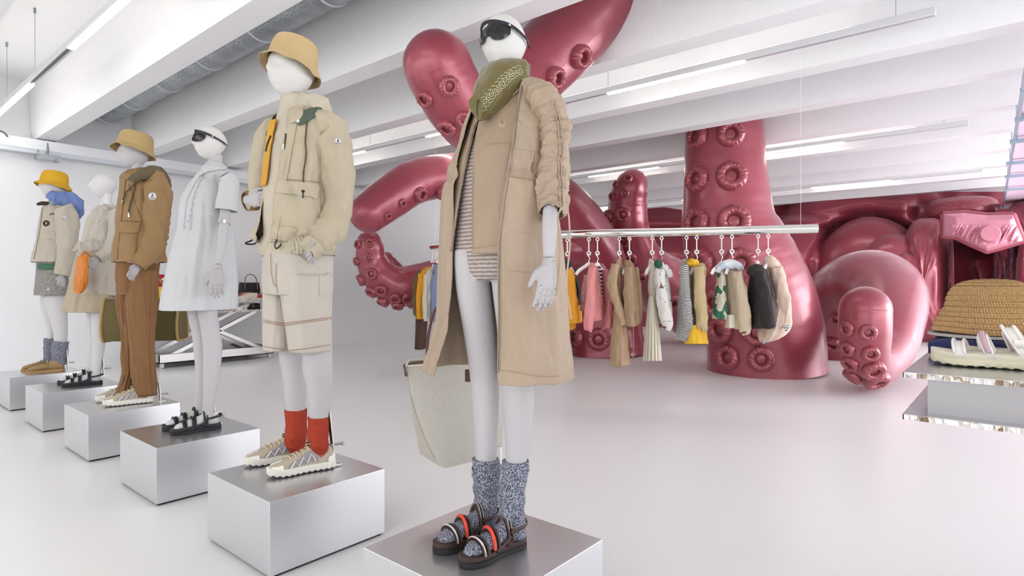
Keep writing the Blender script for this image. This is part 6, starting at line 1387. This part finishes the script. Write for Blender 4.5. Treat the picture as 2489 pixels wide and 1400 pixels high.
# navy folded garment
def folded(name, label, cat, px0, py0, px1, w, zt, zb, mat, layers=1, seed=0):
    a = onT(px0, py0); c = onT(px1, py0); g = thing(name, label, cat, (a.x+w/2, (a.y+c.y)/2, zb)); b = MB(); rg = []; n = 40; yl = a.y-c.y
    for i in range(31):
        y = a.y-(a.y-c.y)*i/30; e = min(1, 5*min(i/30+.06, 1.02-i/30))**.5; ring = []
        for j in range(n):
            th = 2*PI*j/n; xx = w/2*math.copysign(abs(math.cos(th))**.35, math.cos(th)); zz = math.copysign(abs(math.sin(th))**.5, math.sin(th))
            ring.append(Vector((a.x+w/2+xx*(.97+.03*e)+.004*nz(i*.3, zz*2, 0, seed), y, zb+(zt-zb)*(.5+.5*zz*e)+.003*nz(y*40, xx*30, 0, seed)*(1 if zz > 0 else 0))))
        rg.append(ring)
    b.loft(rg, True, True, True); crumple(b, .003, 22, seed, .5); b.build('folded_cloth', mat, g, smooth=60); return g, a
navy = fabric('navy_cotton', rgb(34, 42, 92), .85, .05, 900, .15, .4)
na, _a = folded('folded_jumper', 'navy blue folded garment under the crochet hat', 'folded clothes', 2256, 868, 2640, .26, zt2+.052, zt2+.001, navy, seed=3)
b = MB(); q = _a; b.tube([Vector((q.x-.001, q.y-.02, zt2+.03)), Vector((q.x-.002, q.y-.15, zt2+.028)), Vector((q.x-.001, q.y-.3, zt2+.03))], .003, 6, 4); b.build('fold_edge', navy, na)
# crochet hat on it
hc_ = P(2408, 800, 1.73); zh = zt2+.058
cp = thing('fabric_hat', 'pale grey brim of a second hat lying under the crochet hat', 'hat', (hc_.x, hc_.y, zh))
b = MB(); b.loft([[Vector((hc_.x+r*math.cos(2*PI*j/60), hc_.y+r*math.sin(2*PI*j/60), z)) for j in range(60)] for r, z in ((.150, zh-.003), (.151, zh), (.150, zh+.003), (.12, zh+.006), (.02, zh+.007))], True, True, True); b.build('brim', fabric('grey_felt', rgb(196, 192, 188), .9), cp, smooth=50)
M_cro = NT('crochet_straw'); M_cro.set(Roughness=.8); M_cro.l(M_cro.ramp(M_cro.noise(160, 3), [(.3, tuple(x*.8 for x in rgb(188, 146, 96)[:3])+(1,)), (.7, tuple(x*.8 for x in rgb(214, 176, 124)[:3])+(1,))]), M_cro.b.inputs['Base Color']); M_cro.bump(M_cro.noise(700, 2), .5, .002); M_cro = M_cro.m
ch = thing('crochet_hat', 'tan crocheted straw bucket hat on top of the navy folded garment', 'hat', (hc_.x, hc_.y, zh+.008))
prof = [(.138, .0), (.135, .014), (.128, .032), (.119, .050), (.111, .064), (.106, .076), (.103, .092), (.099, .108), (.091, .124), (.079, .137), (.064, .146), (.045, .151), (.024, .153), (.004, .1535)]
pp, _r = resample([Vector((a, c, 0)) for a, c in prof], [1]*len(prof), 12)
b = MB(); rg = []; NH = 624; L_ = 0; pv = pp[0]
zb_h = zh+.008
for i, v in enumerate(pp):
    L_ += (v-pv).length; pv = v; row_ = L_/.0165; ph = row_ % 1; ring = []
    for j in range(NH):
        a = 2*PI*j/NH; st = abs(math.sin(a*52+(PI/2 if int(row_) % 2 else 0)+ph*1.2)); valley = math.sin(PI*ph)**.5
        o_ = .0052*valley*st**.8-.0015*(1-valley)+(.0030 if ph < .2 else 0)
        wv = .006*math.sin(a*3+1)*max(0, (v.x-.11)/.05)
        ring.append(Vector((hc_.x+(v.x+o_)*math.cos(a)*.97, hc_.y+(v.x+o_)*math.sin(a), zb_h+v.y+wv*.6+.001*nz(a*9, v.y*60))))
    rg.append(ring)
b.loft(rg, True, False, True); b.build('crochet_body', M_cro, ch, smooth=70, solid=.003, off=-1)
# red display boxes behind
for lb, x0, y0, x1, z0, z1, c in (('flat dark red box under the taller red box behind the crochet hat', 2274, 806, 2500, zt2, zt2+.035, (150, 24, 44)), ('red box with a white card behind the crochet hat', 2278, 800, 2500, zt2+.036, zt2+.115, (176, 32, 50))):
    a = P(x0, y0, 2.0); g = thing('gift_box', lb, 'box', (a.x+.05, a.y-.15, z0)); b = MB(); b.box((a.x, a.y-.30, z0), (a.x+.12, a.y, z1)); b.build('box_body', plain('box_%d' % c[0], rgb(*c), .35), g, smooth=0, bevel=.002)
    b = MB(); b.box((a.x-.001, a.y-.30, z1-.004), (a.x+.121, a.y+.001, z1+.001)); b.build('lid', plain('box_lid', rgb(168, 30, 50), .35), g, smooth=0)
    if z0 > zt2+.01:
        b = MB(); q = Vector((a.x-.02, a.y-.02, z0+.028)); b.add([q, q+Vector((.0, -.14, .0)), q+Vector((.0, -.14, -.02)), q+Vector((.0, -.04, -.018)), q+Vector((-.004, 0, 0)), q+Vector((-.004, -.14, 0)), q+Vector((-.004, -.14, -.02)), q+Vector((-.004, -.04, -.018))], [(0, 1, 2, 3), (7, 6, 5, 4), (0, 4, 5, 1), (1, 5, 6, 2), (2, 6, 7, 3), (3, 7, 4, 0)]); b.build('card', plain('card_white', rgb(240, 236, 236), .6), g, smooth=0)
# =============== CAMERA, LIGHT ===============
cd = bpy.data.cameras.new('camera'); cam = bpy.data.objects.new('camera', cd); COL.objects.link(cam)
cam.location = EYE; cam.rotation_euler = (PI/2, 0, TH-PI/2); cd.sensor_width = 36; cd.lens = F/2489*36; cd.shift_y = -13/2489; cd.clip_end = 100; cd.clip_start = .05
sc = bpy.context.scene; sc.camera = cam
w = bpy.data.worlds.new('world'); sc.world = w; w.use_nodes = True
bg = w.node_tree.nodes['Background']; bg.inputs[0].default_value = (.93, .96, 1, 1); bg.inputs[1].default_value = .92
def area(name, loc, rot, sx, sy, e, col=(1, 1, 1)):
    l = bpy.data.lights.new(name, 'AREA'); l.shape = 'RECTANGLE'; l.size = sx; l.size_y = sy; l.energy = e; l.color = col
    o = bpy.data.objects.new(name, l); COL.objects.link(o); o.location = loc; o.rotation_euler = rot; return o
# daylight through the window wall on the open side of the room
area('window_daylight', (3, -8.5, 2.0), (R(90), 0, 0), 12, 3.4, 330, (.95, .96, 1))
area('window_daylight', (12.5, -6.5, 1.9), (R(90), 0, 0), 7, 3.2, 650, (.93, .94, 1))
area('window_daylight', (-5.8, 2, 2.0), (R(90), 0, R(-90)), 14, 3.4, 190, (1, .97, .94))
sc.cycles.max_bounces = 7; sc.cycles.diffuse_bounces = 5; sc.cycles.glossy_bounces = 3; sc.cycles.transmission_bounces = 2; sc.cycles.caustics_reflective = False; sc.cycles.caustics_refractive = False
sc.view_settings.view_transform = 'Standard'; sc.view_settings.look = 'None'; sc.view_settings.exposure = .4; sc.view_settings.gamma = 1
